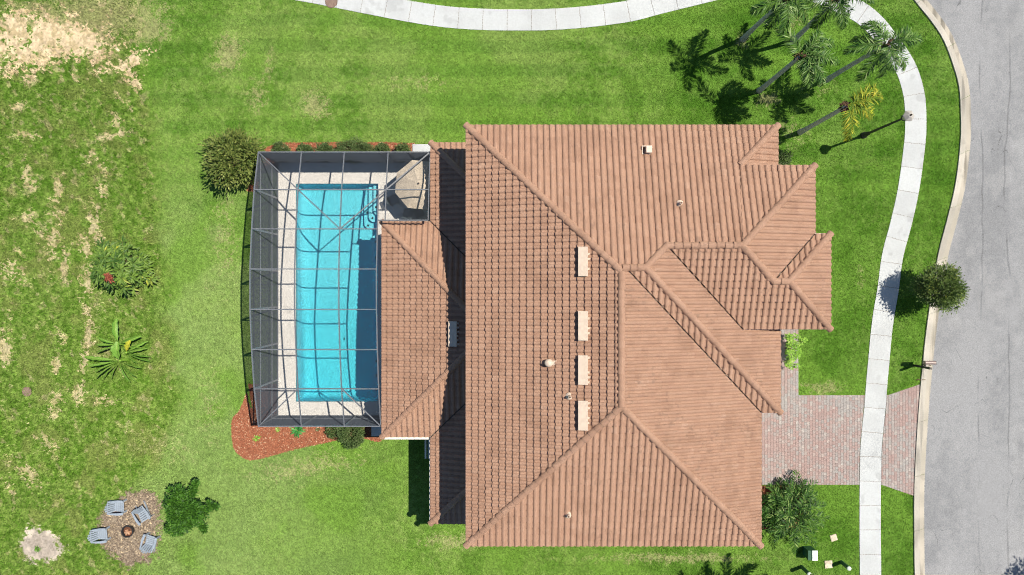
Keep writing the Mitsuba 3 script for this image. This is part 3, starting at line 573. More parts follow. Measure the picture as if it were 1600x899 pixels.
# roof vents
def vent(x, y, plane_z, L, label, vm='vent_mat'):
    v = thing('roof_vent', label, 'roof vent', 'long roof vents')
    w = 0.42; sl = PITCH
    def pt(a, b, c): return (x + a, y + b, plane_z + sl * a + c)
    lo, hi = -w / 2, w / 2
    top = [pt(lo, -L / 2, .25), pt(lo, L / 2, .25), pt(hi, L / 2, .20), pt(hi, -L / 2, .20)]
    mid = [pt(lo, -L / 2, .16), pt(lo, L / 2, .16), pt(hi, L / 2, .05), pt(hi, -L / 2, .05)]
    V = A(top + mid); F = [[0, 3, 2], [0, 2, 1]] + [t for k in range(4) for t in ([k, (k + 1) % 4, 4 + (k + 1) % 4], [k, 4 + (k + 1) % 4, 4 + k])]
    obj('hood', (V, A(F)), vm, v)
    fl = []
    for k in range(6):
        yy = -L / 2 + (k + .5) * L / 6
        if rng.random() < .75: fl.append((A([pt(hi, yy - .05, .10), pt(hi, yy + .05, .10), pt(hi + rng.uniform(.05, .14), yy + .05, .10), pt(hi + .08, yy - .05, .10)]), A([[0, 2, 1], [0, 3, 2]])))
    obj('flange', cat_mesh(fl), vm, v)
wz = lambda x: 6.34 + PITCH * (x - MW) + .05
for y_, lb in ((1.15, 'cream roof vent nearest the top of the west slope'), (-1.69, 'cream roof vent second from the top of the west slope'), (-3.64, 'cream roof vent third down, below the middle of the west slope'), (-5.65, 'cream roof vent lowest of the four on the west slope')):
    vent(3.13, y_, wz(3.13), 1.30, lb)
vent(-2.95, -2.3, 3.06 + PITCH * 3.78 + .05, 1.25, 'roof vent in deep shade above the lanai roof')
def pipe(x, y, z, label, r=.065):
    v = thing('vent_pipe', label, 'vent pipe', 'small round vent pipes')
    obj('collar', lathe([(.17, .03), (.12, .09), (r + .01, .13)], 16, (x, y, z)), 'vent_mat', v)
    obj('pipe', lathe([(r, .0), (r, .34), (r - .02, .345), (r - .02, .1), (0, .1)], 16, (x, y, z)), 'vent_mat', v)
pipe(2.56, -4.85, wz(2.56), 'round white vent pipe on the west slope beside the lowest vent')
pipe(2.59, -10.48, 6.34 + PITCH * (-10.48 - MS) + .04, 'round white vent pipe low on the south slope')
pipe(7.56, 3.78, 6.34 + PITCH * (MN - 3.78) + .04, 'round white vent pipe in the middle of the north slope')
gv = thing('gooseneck_vent', 'cream hooded exhaust vent alone on the west slope', 'roof vent')
gx_, gy_ = 1.65, -3.38; gz = wz(gx_)
hood = trimesh.creation.icosphere(subdivisions=2, radius=1.0); hv = np.array(hood.vertices) * [.20, .18, .16]; hv[:, 2] = np.maximum(hv[:, 2], -.02)
hv = np.sign(hv) * np.abs(hv)**1.0; obj('hood', (hv + [gx_, gy_, gz + .22], np.array(hood.faces)), 'vent_mat', gv, smooth=True)
obj('neck', lathe([(.13, 0), (.11, .20)], 14, (gx_, gy_, gz)), 'vent_mat', gv)
obj('flange', (A([[gx_ + .2, gy_ - .12, gz + .14], [gx_ + .42, gy_ - .02, gz + .2], [gx_ + .36, gy_ + .1, gz + .19], [gx_ + .2, gy_ + .1, gz + .15]]), A([[0, 1, 2], [0, 2, 3]])), 'vent_mat', gv)
bv = thing('box_vent', 'small square cream vent high on the north slope', 'roof vent')
bx_, by_ = 6.23, 6.36; bz = 6.34 + PITCH * (MN - by_) + .03
obj('base', cat_mesh([bx(bx_ - .22, bx_ - .18, by_ - .2, by_ + .2, bz - .05, bz + .10), bx(bx_ - .18, bx_ + .2, by_ + .16, by_ + .2, bz - .05, bz + .12), bx(bx_ - .18, bx_ + .2, by_ - .2, by_ - .16, bz - .05, bz + .12)]), 'vent_mat', bv)
obj('hood', cat_mesh([bx(bx_ - .06, bx_ + .2, by_ - .16, by_ + .16, bz + .12, bz + .34)]), 'vent_mat', bv)

# pads by the house
tag(obj('concrete_pad', slab(sbox(-5.58, 6.9, -4.32, 8.05), -.05, .07), 'concrete_mat', uv=None), 'white concrete landing outside the north end of the cage', 'concrete pad')
tag(obj('concrete_pad', slab(sbox(-4.72, -9.6, -3.85, -8.4), -.05, .12), 'concrete_mat'), 'grey concrete pad in the shade below the lanai corner', 'concrete pad')

# ---------------------------------------------------------------- the pool cage
cage = thing('pool_cage', 'grey aluminium screen enclosure arching over the pool', 'pool cage')
FX = [-13.14, -10.91, -8.69, -6.80]; FY = [7.02 - 2.03 * k for k in range(8)]; FZ = [3.02, 3.62, 3.96, 4.18, 4.18, 3.96, 3.62, 3.02]
cz = lambda y: float(np.interp(-y, [-v for v in FY], FZ))
NE = -4.24; YS = 3.40
def beam(a, b, nm='beam', w=.05, h=.10): obj(nm, bar(a, b, w, h), 'frame_mat', cage)
for y in FY:
    beam((FX[0], y, cz(y)), (NE if y > YS else FX[3], y, cz(y)), h=.13)
beam((FX[3], YS, cz(YS)), (NE, YS, cz(YS)), h=.16)
for x in FX + [-6.42, NE]:
    for k in range(7):
        y0_, y1_ = FY[k], FY[k + 1]
        if x > -6.5:
            if y0_ < YS: continue
            y1_ = max(y1_, YS)
        elif x == FX[3] and k == 0: continue
        beam((x, y0_, cz(y0_) + .004), (x, y1_, cz(y1_) + .004), 'purlin', .044, .10)
for a, b in (((0, 0), (1, 1)), ((1, 1), (2, 2)), ((3, 7), (2, 6)), ((0, 7), (1, 6))):
    beam((FX[a[0]], FY[a[1]], cz(FY[a[1]]) - .01), (FX[b[0]], FY[b[1]], cz(FY[b[1]]) - .01), 'brace', .05, .09)
beam((NE, FY[0], cz(FY[0]) - .01), (-6.42, FY[1], cz(FY[1]) - .01), 'brace', .06, .10); beam((-6.42, FY[1], cz(FY[1]) - .01), (FX[2], FY[2], cz(FY[2]) - .01), 'brace', .05, .09)
for y in FY: beam((FX[0], y, .05), (FX[0], y, cz(y)), 'post', .06, .10)
for x in FX[1:] + [-6.42, -5.3, NE]: beam((x, FY[0], .05), (x, FY[0], cz(FY[0])), 'post', .06, .10)
for x in FX[1:]: beam((x, FY[7], .05), (x, FY[7], cz(FY[7])), 'post', .06, .10)
for z in (.08, 1.04, 2.77):
    beam((FX[0], FY[0], z), (FX[0], FY[7], z), 'rail', .05, .06)
for z in (.08, 1.04): 
    beam((FX[0], FY[0], z), (NE, FY[0], z), 'rail', .05, .06); beam((FX[0], FY[7], z), (FX[3], FY[7], z), 'rail', .05, .06)
beam((FX[3], FY[7], 1.9), (FX[3] - .9, FY[7], 1.9), 'rail', .05, .06)
def wire_panel(p, q, zt0, zt1, sp=.032, cov=.24, z0=.06):
    """Woven screen of one wall bay between the posts at p and q (plan points), tops zt0 and zt1."""
    p, q = A(p, float), A(q, float); L = np.linalg.norm(q - p); d = (q - p) / L; nrm = A([-d[1], d[0]]); w = sp * cov
    S, E, HOR = [], [], []
    for s in np.arange(sp / 2, L, sp):
        S.append([*(p + d * s), z0]); E.append([*(p + d * s), zt0 + (zt1 - zt0) * s / L]); HOR.append(0)
    for z in np.arange(z0 + sp / 2, max(zt0, zt1), sp):
        s0, s1 = 0.0, L
        if z > min(zt0, zt1):
            c = (z - zt0) / (zt1 - zt0) * L; s0, s1 = (c, L) if zt1 > zt0 else (0.0, c)
        S.append([*(p + d * s0), z]); E.append([*(p + d * s1), z]); HOR.append(1)
    S, E, HOR = A(S), A(E), A(HOR)[:, None]
    side = np.where(HOR == 1, A([0, 0, 1.0]), A([d[0], d[1], 0])); n3 = A([nrm[0], nrm[1], 0])
    ring = [side * w / 2 - n3 * w * .29, -side * w / 2 - n3 * w * .29, np.broadcast_to(n3 * w * .58, side.shape)]
    V = np.stack([S + r for r in ring] + [E + r for r in ring], 1).reshape(-1, 3)
    f = A([t for k in range(3) for t in ([k, (k + 1) % 3, 3 + (k + 1) % 3], [k, 3 + (k + 1) % 3, 3 + k])])
    return V, (np.arange(len(S))[:, None, None] * 6 + f[None]).reshape(-1, 3)
for k in range(7): obj('wall_screen', wire_panel((FX[0], FY[k]), (FX[0], FY[k + 1]), cz(FY[k]), cz(FY[k + 1])), 'wire_mat', cage)
nx_ = FX[:3] + [-6.42, NE]
for k in range(4): obj('wall_screen', wire_panel((nx_[k], FY[0]), (nx_[k + 1], FY[0]), 3.02, 3.02), 'wire_mat', cage)
for k in range(3): obj('wall_screen', wire_panel((FX[k], FY[7]), (FX[k + 1], FY[7]), 3.02, 3.02), 'wire_mat', cage)
def quad(a, b, c, d): return A([a, b, c, d], float), A([[0, 1, 2], [0, 2, 3]])
for k in range(7):
    y0_, y1_ = FY[k], FY[k + 1]
    for i in range(3):
        obj('roof_screen', quad((FX[i], y1_, cz(y1_)), (FX[i + 1], y1_, cz(y1_)), (FX[i + 1], y0_, cz(y0_)), (FX[i], y0_, cz(y0_))), 'screen_mat', cage)
    if y0_ > YS:
        y1_ = max(y1_, YS)
        obj('roof_screen', quad((FX[3], y1_, cz(y1_)), (NE, y1_, cz(y1_)), (NE, y0_, cz(y0_)), (FX[3], y0_, cz(y0_))), 'screen_mat', cage)
for y0_, y1_ in [(YS, FY[2])] + [(FY[k], FY[k + 1]) for k in range(2, 7)]:
    obj('riser_screen', quad((FX[3], y1_, 3.1), (FX[3], y0_, 3.1), (FX[3], y0_, cz(y0_)), (FX[3], y1_, cz(y1_))), 'screen_mat', cage)
obj('riser_screen', quad((FX[3], YS, 3.1), (NE, YS, 3.1), (NE, YS, cz(YS)), (FX[3], YS, cz(YS))), 'screen_mat', cage)

# ---------------------------------------------------------------- patio set in the cage
ux, uy = g(664, 298)
um = thing('patio_umbrella', 'open tan patio umbrella in the corner of the cage', 'umbrella')
ang = np.arange(8) * np.pi / 4 + .3; Ru = 1.38
def canopy_z(r): return 2.62 - .46 * (r / Ru)**1.25
for k in range(8):
    a0, a1 = ang[k], ang[(k + 1) % 8] if k < 7 else ang[0] + 2 * np.pi
    V, n_ = [], 6
    for i in range(n_ + 1):
        r = Ru * i / n_
        e0, e1 = A([math.cos(a0), math.sin(a0)]) * r, A([math.cos(a1), math.sin(a1)]) * r
        for t in (0, .5, 1): V.append([*(A([ux, uy]) + e0 * (1 - t) + e1 * t), canopy_z(r) - .05 * (t == .5) * r / Ru])
    for t in (0, .5, 1): V.append([*(A(V[3 * n_ + int(t * 2)])[:2]), V[3 * n_ + int(t * 2)][2] - .12])
    F = [f for i in range(n_ + 1) for c in (0, 1) for f in ([3 * i + c, 3 * i + 3 + c, 3 * i + 4 + c], [3 * i + c, 3 * i + 4 + c, 3 * i + 1 + c])]
    obj('canopy_panel', (A(V), A(F)), 'canvas_mat', um)
obj('pole', lathe([(.025, .05), (.025, 2.6)], 10, (ux, uy, 0)), 'patio_metal_mat', um)
obj('finial', lathe([(.0, 2.74), (.045, 2.70), (.05, 2.66), (.03, 2.60)], 12, (ux, uy, 0)), 'iron_mat', um)
for k in range(8):
    e0 = A([math.cos(ang[k]), math.sin(ang[k])]) * Ru
    obj('rib', bar((ux, uy, 2.58), (ux + e0[0], uy + e0[1], 2.13), .015, .02), 'patio_metal_mat', um)
tb = thing('patio_table', 'round dark metal patio table under the tan umbrella', 'table')
rings = [lathe([(.60, .72), (.60, .75), (.55, .75), (.55, .72)], 28, (ux, uy, 0))] + [lathe([(r, .735), (r - .04, .735)], 24, (ux, uy, 0)) for r in (.48, .36, .24, .12)]
obj('tabletop', cat_mesh(rings + [bar((ux, uy, .73), (ux + .56 * math.cos(t), uy + .56 * math.sin(t), .73), .03, .012) for t in np.arange(12) * np.pi / 6]), 'patio_metal_mat', tb)
for t in np.arange(4) * np.pi / 2 + .4: obj('leg', tube([(ux + .12 * math.cos(t), uy + .12 * math.sin(t), .72), (ux + .2 * math.cos(t), uy + .2 * math.sin(t), .3), (ux + .42 * math.cos(t), uy + .42 * math.sin(t), .06)], .02, 6), 'patio_metal_mat', tb)
def lattice(w, h, n=5):
    ms = [bar((-w / 2, 0, 0), (w / 2, 0, 0), .03, .03), bar((-w / 2, 0, h), (w / 2, 0, h), .03, .03), bar((-w / 2, 0, 0), (-w / 2, 0, h), .03, .03), bar((w / 2, 0, 0), (w / 2, 0, h), .03, .03)]
    for k in range(-n, n):
        for s in (1, -1):
            a = max(0, -k / n); b = min(1, 1 - k / n)
            if b <= a: continue
            xa, xb = (k / n + a), (k / n + b)
            ms.append(bar(((xa - .5) * w * s, 0, a * h), ((xb - .5) * w * s, 0, b * h), .024, .02))
    return cat_mesh(ms)
def patio_chair(x, y, rz, label):
    c = thing('patio_chair', label, 'chair', 'lattice patio chairs')
    v, f = lattice(.46, .46); seat = (v[:, [0, 2, 1]] * [1, 1, -1] + [0, -.20, .44], f[:, ::-1])
    v, f = lattice(.46, .5); back = (v * [1, 1, 1] + np.column_stack([0 * v[:, 0], -.22 - .18 * v[:, 2], 0 * v[:, 0] + .46]), f)
    loc = (x, y, .05)
    obj('seat', xf(seat, loc, rz), 'patio_metal_mat', c); obj('backrest', xf(back, loc, rz), 'patio_metal_mat', c)
    for sx in (-.23, .23):
        obj('armrest', xf(tube([(sx, .2, .44), (sx, .22, .64), (sx, -.1, .66), (sx, -.26, .62)], .018, 6), loc, rz), 'patio_metal_mat', c)
        for sy in (-.2, .22): obj('leg', xf(bar((sx, sy, 0), (sx, sy, .44), .03, .03), loc, rz), 'patio_metal_mat', c)
x_, y_ = g(617, 315); patio_chair(x_, y_, -1.15, 'dark lattice patio chair on the west side of the umbrella')
x_, y_ = g(640, 336); patio_chair(x_, y_, -.25, 'dark lattice patio chair nearest the lanai eave, left of its twin')
x_, y_ = g(657, 334); patio_chair(x_, y_, .35, 'dark lattice patio chair closest to the cage step corner')
tw = thing('towel', 'crumpled white towel lying by the patio chairs', 'towel')
tx_, ty_ = g(633, 343); tg = np.stack(np.meshgrid(np.linspace(-.42, .42, 22), np.linspace(-.1, .1, 8), indexing='ij'), -1).reshape(-1, 2)
tz = .07 + .07 * meshkit.fbm(np.column_stack([tg * 7, 0 * tg[:, 0]]), 3); ii = np.arange(22 * 8).reshape(22, 8)
obj('cloth', (np.column_stack([tg[:, 0] + tx_, tg[:, 1] + ty_ + .05 * np.sin(tg[:, 0] * 9), tz]), np.concatenate([np.stack([ii[:-1, :-1], ii[1:, :-1], ii[1:, 1:]], -1).reshape(-1, 3), np.stack([ii[:-1, :-1], ii[1:, 1:], ii[:-1, 1:]], -1).reshape(-1, 3)])), 'white_trim_mat', tw)

# ---------------------------------------------------------------- fire pit and chairs
def adirondack(a, b, rz, label):
    c = thing('garden_chair', label, 'chair', 'grey slatted garden chairs round the fire pit')
    x, y = g(a, b); loc = (x, y, 0)
    def part(nm, m): obj(nm, xf(m, loc, rz), 'chair_mat', c)
    for k in range(5):                                         # seat slats, sloping down to the back (the chair faces +x)
        xx = .30 - k * .115; part('seat_slat', bar((xx, -.26, .36 - k * .022), (xx, .26, .36 - k * .022), .088, .02))
    for k in range(5):
        yy = (k - 2) * .112; hgt = .66 - .05 * abs(k - 2)**1.5
        part('back_slat', bar((-.18, yy * .92, .26), (-.18 - hgt * .46, yy * 1.08, .26 + hgt * .86), .10, .02, up=(0, 1, 0)) if False else bar((-.18, yy * .92, .26), (-.18 - hgt * .46, yy * 1.08, .26 + hgt * .86), .084, .02))
    part('back_rail', bar((-.42, -.30, .62), (-.42, .30, .62), .05, .03))
    for s in (-1, 1):
        part('armrest', slab(Polygon([(.40, s * .27), (.42, s * .33), (.38, s * .40), (.1, s * .42), (-.46, s * .36), (-.46, s * .30), (.05, s * .29)]).buffer(0), .55, .575))
        part('leg', bar((.32, s * .31, 0), (.32, s * .31, .55), .03, .10)); part('leg', bar((.34, s * .27, .34), (-.62, s * .27, .03), .03, .10))
adirondack(190, 789, .02, 'grey garden chair at the upper left of the fire pit facing right')
adirondack(229, 801, -1.0, 'grey garden chair touching the small dark tree, above the fire pit')
adirondack(164, 832, .08, 'grey garden chair left of the fire pit, its back farthest out')
adirondack(240, 843, 1.25, 'grey garden chair at the lower right of the fire pit')
fp = thing('fire_pit', 'round black steel fire pit with half burnt logs', 'fire pit')
fx, fy = g(203.5, 828)
obj('ring', lathe([(.27, 0), (.30, .28), (.335, .29), (.335, .31), (.28, .31), (.25, .06), (0, .05)], 28, (fx, fy, 0)), 'iron_mat', fp)
obj('ash_bed', lathe([(.27, .16), (.12, .19), (0, .18)], 20, (fx, fy, 0)), 'rust_mat', fp)
for a, r, z, l in ((.2, .06, .24, .40), (1.3, .05, .27, .36), (2.3, .055, .29, .34), (.9, .045, .33, .26)):
    d = A([math.cos(a), math.sin(a), .05]); c0 = A([fx + .04 * math.sin(a * 3), fy - .03, z])
    obj('log', tube([c0 - d * l / 2, c0, c0 + d * l / 2], [r * .9, r, r * .85], 9), 'log_mat', fp)

# ---------------------------------------------------------------- trees and shrubs
def crown(c, rad, nclump, nleaf, L, W, seed, spread=.28, lump=.35, flat=.0, upb=.35):
    """Leaf clumps through an uneven ellipsoid. -> leaf bases, directions"""
    r_ = np.random.default_rng(seed)
    dv = unit(r_.normal(size=(nclump, 3))); rr = r_.uniform(.25, 1.0, nclump)**.45 * (1 + lump * (meshkit.fbm(dv * 1.7 + seed, 2) - .5) * 2)
    cc = dv * rr[:, None]; cc = cc[cc[:, 2] > -.85 + flat]
    k = r_.integers(0, len(cc), nleaf); off = r_.normal(size=(nleaf, 3)) * spread
    base = (cc[k] + off) * A(rad) + A(c)
    d = unit(unit(off) + .8 * unit(cc[k]) + A([0, 0, upb]) + r_.normal(size=(nleaf, 3)) * .35)
    up = unit(A([0, 0, 1.0]) + r_.normal(size=(nleaf, 3)) * .45)
    base[:, 2] = np.maximum(base[:, 2], .04)
    l = L * r_.uniform(.7, 1.25, nleaf)
    tone_c = r_.random(len(cc))
    m, uv = leaves(base, d, up, l, W * r_.uniform(.8, 1.2, nleaf), .12, .12)
    uv[:, 0] = np.repeat(np.clip(.55 * r_.random(nleaf) + .45 * tone_c[k], 0, 1), 5)
    return m, uv, cc * A(rad) + A(c)
def woody(nm, key, foot, cc, r0, n, seed, mat='brown_bark_mat'):
    r_ = np.random.default_rng(seed); foot = A(foot, float); top = cc.mean(0)
    fork = foot + (top - foot) * .45
    obj('trunk', tube([foot - (0, 0, .05), foot + (fork - foot) * .5 + (*(r_.normal(size=2) * .03), 0), fork], [r0 * 1.25, r0, r0 * .85], 9), mat, key)
    for q in cc[r_.choice(len(cc), min(n, len(cc)), replace=False)]:
        mid = fork + (q - fork) * .5 + A([0, 0, .12]) * np.linalg.norm(q - fork); obj('limb', tube([fork, mid, q], [r0 * .6, r0 * .4, r0 * .12], 6), mat, key)
t = thing('street_tree', 'round dense dark green tree on the verge beside the road', 'tree')
x_, y_ = g(1436, 449.5)
m, uv, cc = crown((x_, y_, 1.9), (1.08, 1.06, 1.15), 170, 8500, .15, .055, 11, .13, .22)
obj('crown', m, 'leaf_street', t, uv=uv); woody('street_tree', t, (x_, y_, 0), cc, .08, 7, 1)
t = thing('shrub', 'large round olive green bush at the top left corner of the cage', 'bush')
x_, y_ = g(378, 255)
m, uv, cc = crown((x_, y_, 1.15), (1.42, 1.45, 1.15), 190, 5200, .24, .075, 5, .10, .28)
obj('crown', m, 'leaf_yew', t, uv=uv); woody('shrub', t, (x_, y_, 0), cc, .05, 7, 2)
# mango sapling: whorls of long drooping leaves
t = thing('mango_tree', 'young tree with starry leaf whorls and one red flush', 'tree')
x_, y_ = g(203, 421); r_ = np.random.default_rng(4)
heads = []
while len(heads) < 64:
    q = r_.uniform(-1, 1, 3); rad = math.hypot(q[0], q[1])
    lim = .80 + .35 * meshkit.noise(A([[math.atan2(q[1], q[0]) * 1.6, 0, 3.0]]))[0]
    if rad < lim: heads.append((x_ + q[0] * 1.35, y_ + q[1] * 1.30 - .05, 1.0 + 1.1 * (1 - rad**2 * .7) * r_.uniform(.45, 1.0)))
heads += [(x_ + 1.45, y_ - .45, .9), (x_ + 1.25, y_ - .35, 1.1), (x_ - 1.0, y_ + 1.35, 1.0), (x_ - 1.15, y_ + 1.1, .9), (x_ + 1.6, y_ - .6, .8), (x_ + .2, y_ + 1.45, 1.1)]
heads = A(heads); low = A([(x_ + math.cos(q) * w_, y_ + math.sin(q) * w_, r_.uniform(.4, .8)) for q, w_ in zip(r_.uniform(0, 6.28, 95), 1.25 * r_.uniform(0, 1.0, 95)**.5)]); heads = np.vstack([heads, low]); nl = 10
def whorl(hs, L, W):
    n = len(hs); a = r_.uniform(0, 2 * np.pi, (n, 1)) + np.arange(nl) * 2.4
    d = np.stack([np.cos(a), np.sin(a), r_.uniform(-.35, .6, (n, nl))], -1).reshape(-1, 3); b = np.repeat(hs, nl, 0)
    m, uv = leaves(b + d * .03, d, np.tile([0, 0, 1.0], (n * nl, 1)), L * r_.uniform(.7, 1.2, n * nl), W, .15, .3)
    tc = np.repeat(r_.random(n), nl); uv[:, 0] = np.repeat(np.clip(.6 * r_.random(n * nl) + .42 * tc, 0, 1), 5)
    return m, uv
m, uv = whorl(heads, .44, .115); obj('crown', m, 'leaf_mango', t, uv=uv)
rd = A([x_ + .02, y_ - .42, 2.05]) + r_.normal(size=(5, 3)) * [.10, .07, .04]
m, uv = whorl(rd, .20, .06); tag(obj('red_leaves', m, 'leaf_red', t, uv=uv), 'cluster of red young leaves in the crown')
obj('trunk', tube([(x_, y_, -.05), (x_ + .03, y_, .35), (x_, y_, .6)], [.06, .05, .04], 8), 'brown_bark_mat', t)
for h_ in heads[::3]: obj('limb', tube([(x_, y_, .5), ((x_ + h_[0]) / 2, (y_ + h_[1]) / 2, .35 + h_[2] * .4), h_], [.035, .025, .012], 5), 'brown_bark_mat', t)
t = thing('small_tree', 'small dark green tree leaning over the fire pit chairs', 'tree')
x_, y_ = g(305, 787); r_ = np.random.default_rng(21)
ms, us, ccs = [], [], []
arms = []
for k in range(46):
    a_ = r_.uniform(0, 2 * np.pi); reach = 1.0 + .45 * math.sin(3 * a_ + 1.0) + .22 * math.sin(5 * a_ + .4); q = r_.uniform(.05, 1.0)**.6 * reach
    arms.append((q * math.cos(a_), q * math.sin(a_), 1.75 - .45 * q + r_.normal() * .12, r_.uniform(.20, .40) * (1.1 - .35 * q / 1.6)))
arms += [(.42, .95, 1.5, .18), (.5, 1.15, 1.45, .16), (1.2, .25, 1.15, .16), (.75, -.8, 1.1, .16), (.55, 1.35, 1.4, .14), (.62, 1.55, 1.3, .10), (1.45, .2, 1.1, .13), (1.6, .15, 1.0, .10), (.9, -1.0, 1.0, .14), (.95, -1.15, .95, .10)]
for (dx, dy, rz_, rr) in arms:
    m, uv, cc = crown((x_ + dx, y_ + dy, rz_), (rr, rr, rr * .7), 14, int(700 * rr), .17, .085, int(1000 + 400 * rr + 100 * dx), .22, .9)
    ms.append(m); us.append(uv); ccs.append((x_ + dx, y_ + dy, rz_))
obj('crown', cat_mesh(ms), 'leaf_dark', t, uv=np.vstack(us))
obj('trunk', tube([(x_, y_, -.05), (x_ - .02, y_, .5), (x_, y_, .8)], [.07, .055, .045], 8), 'bark_mat', t)
for h_ in ccs[::3]: obj('limb', tube([(x_, y_, .7), ((x_ + h_[0]) / 2, (y_ + h_[1]) / 2, .45 + h_[2] * .45), h_], [.04, .028, .012], 6), 'bark_mat', t)
# clipped shrubs in the beds
def shrub(a, b, r, h, label, seed, mat='leaf_box', nl=2600, L=.085, group='clipped shrubs along the north side of the cage', ry=None):
    t = thing('shrub', label, 'bush', group); x, y = g(a, b)
    m, uv, cc = crown((x, y, h * .5), (r, ry or r, h * .5), 110, nl, L, L * .5, seed, .10, .22, .1)
    obj('crown', m, mat, t, uv=uv); woody('shrub', t, (x, y, 0), cc, .02, 4, seed)
for k, (a, r, lb) in enumerate(((443, .48, 'leftmost clipped shrub in the bed north of the cage'), (481, .42, 'second clipped shrub from the left north of the cage'), (511, .50, 'third clipped shrub from the left, just left of the big one'), (599, .42, 'clipped shrub just right of the big one north of the cage'), (632, .42, 'rightmost clipped shrub beside the white landing'))):
    shrub(a, 240, r, .85, lb, 30 + k)
shrub(556, 238, .98, 1.0, 'biggest clipped shrub in the bed north of the cage', 41, nl=5600, ry=.58)
shrub(552, 675, .72, 1.0, 'large rounded shrub at the lower edge of the cage', 42, nl=5200, group='shrubs south of the cage')
shrub(522, 672, .38, .6, 'low shrub left of the large rounded one south of the cage', 43, nl=1100, group='shrubs south of the cage')
shrub(1219, 250, .42, .8, 'small shrub at the notch of the north east house corner', 44, nl=1500, group='front shrubs')
shrub(1200, 800, .65, .9, 'low dark shrub in the shade of the garage wall', 45, mat='leaf_dark', nl=2000, L=.1, group='front shrubs')
def rosette(a, b, n, L, W, label, mat, seed, z=.05, el=(.2, 1.2), bend=.45, name='spiky_plant', group=None):
    t = thing(name, label, 'plant', group); x, y = g(a, b); r_ = np.random.default_rng(seed)
    an, e_ = np.arange(n) * 2.4 + r_.normal(size=n) * .2, r_.uniform(*el, n)
    d = np.column_stack([np.cos(an) * np.cos(e_), np.sin(an) * np.cos(e_), np.sin(e_)])
    m, uv = leaves(np.tile([x, y, z], (n, 1)) + d * .03, d, np.tile([0, 0, 1.0], (n, 1)), L * r_.uniform(.6, 1.1, n), W, .2, bend)
    obj('foliage', m, mat, t, uv=uv)
    return t
for dx, dy, s_ in ((0, 0, 1),): rosette(466, 672, 46, .62, .075, 'bright green spiky plant in the mulch below the cage', 'leaf_aloe', 50)
rosette(402, 685, 26, .26, .05, 'small yellow green seedling in the lower left of the mulch bed', 'leaf_lime', 51)
rosette(435, 671, 18, .22, .05, 'tiny seedling between the cage corner and the spiky plant', 'leaf_lime', 52)
rosette(497, 671, 14, .18, .05, 'tiny dark seedling left of the low shrub', 'leaf_box', 53)
rosette(60, 857, 60, .24, .03, 'tuft of green grass in the middle of the sandy crater', 'leaf_banana', 54, el=(.3, 1.4), name='grass_tuft')
# lime shrub by the front walk
t = thing('shrub', 'bright lime green shrub overhanging the front walk', 'bush')
x_, y_ = g(1229, 544); hs = []
r_ = np.random.default_rng(60)
for q in ((0, 0), (-.2, .35), (.15, .3), (-.25, -.2), (.35, .1), (-.1, -.45), (.25, -.2), (.05, .65), (.42, .5), (-.3, .6), (.3, -.42), (-.25, -.75), (-.05, -.85)):
    for _ in range(4): hs.append((x_ + q[0] + r_.normal() * .09, y_ + q[1] + r_.normal() * .09, r_.uniform(.5, 1.1)))
nl = 8; m, uv = whorl(A(hs), .17, .085); obj('crown', m, 'leaf_lime', t, uv=uv)
obj('trunk', tube([(x_ - .1, y_, -.02), (x_ - .08, y_, .3), (x_, y_, .6)], [.03, .025, .02], 7), 'brown_bark_mat', t)
for h_ in hs[::4]: obj('limb', tube([(x_ - .05, y_, .35), h_], [.015, .008], 5), 'brown_bark_mat', t)
# banana plant
t = thing('banana_plant', 'banana plant with long splayed leaves on the rough grass', 'plant')
x_, y_ = g(203, 552); r_ = np.random.default_rng(70)
stems = [(x_ - .18, y_ + .55), (x_ - .15, y_ - .35), (x_ + .2, y_ + .1)]
for sx, sy in stems: obj('stem', tube([(sx, sy, -.05), (sx, sy, .4), (sx + .02, sy, .75)], [.09, .075, .05], 9), 'leaf_lime', t, uv=np.tile([.6, 0], (9 * 3 + 2, 1)))
def banana_leaf(p0, az, el, L, W, droop, mat='leaf_banana', tw=0.0):
    n = 12; s = np.linspace(0, 1, n); e_ = el - droop * s; pos = np.cumsum(np.column_stack([np.cos(az) * np.cos(e_), np.sin(az) * np.cos(e_), np.sin(e_)]) * L / n, 0) + A(p0)
    sd = A([-math.sin(az), math.cos(az), 0]); wd = W * np.clip(np.sin(np.pi * np.clip(s * 1.05 - .12, 0, 1)), 0.03, 1)**.6
    jag = 1 + .16 * r_.normal(size=n)
    lft = pos + (sd * math.cos(tw) + A([0, 0, math.sin(tw) + .35])) * (wd * jag / 2)[:, None]; rgt = pos + (-sd * math.cos(tw) + A([0, 0, -math.sin(tw) + .35])) * (wd / jag / 2)[:, None]
    V = np.stack([lft, pos, rgt], 1).reshape(-1, 3); F = [f for i in range(n - 1) for c in (0, 1) for f in ([3 * i + c, 3 * i + 1 + c, 3 * i + 4 + c], [3 * i + c, 3 * i + 4 + c, 3 * i + 3 + c])]
    uv = np.tile([r_.random() * .8, 0], (len(V), 1)); uv[1::3, 0] = .99
    obj('leaf', (V, A(F)), mat, t, uv=uv)
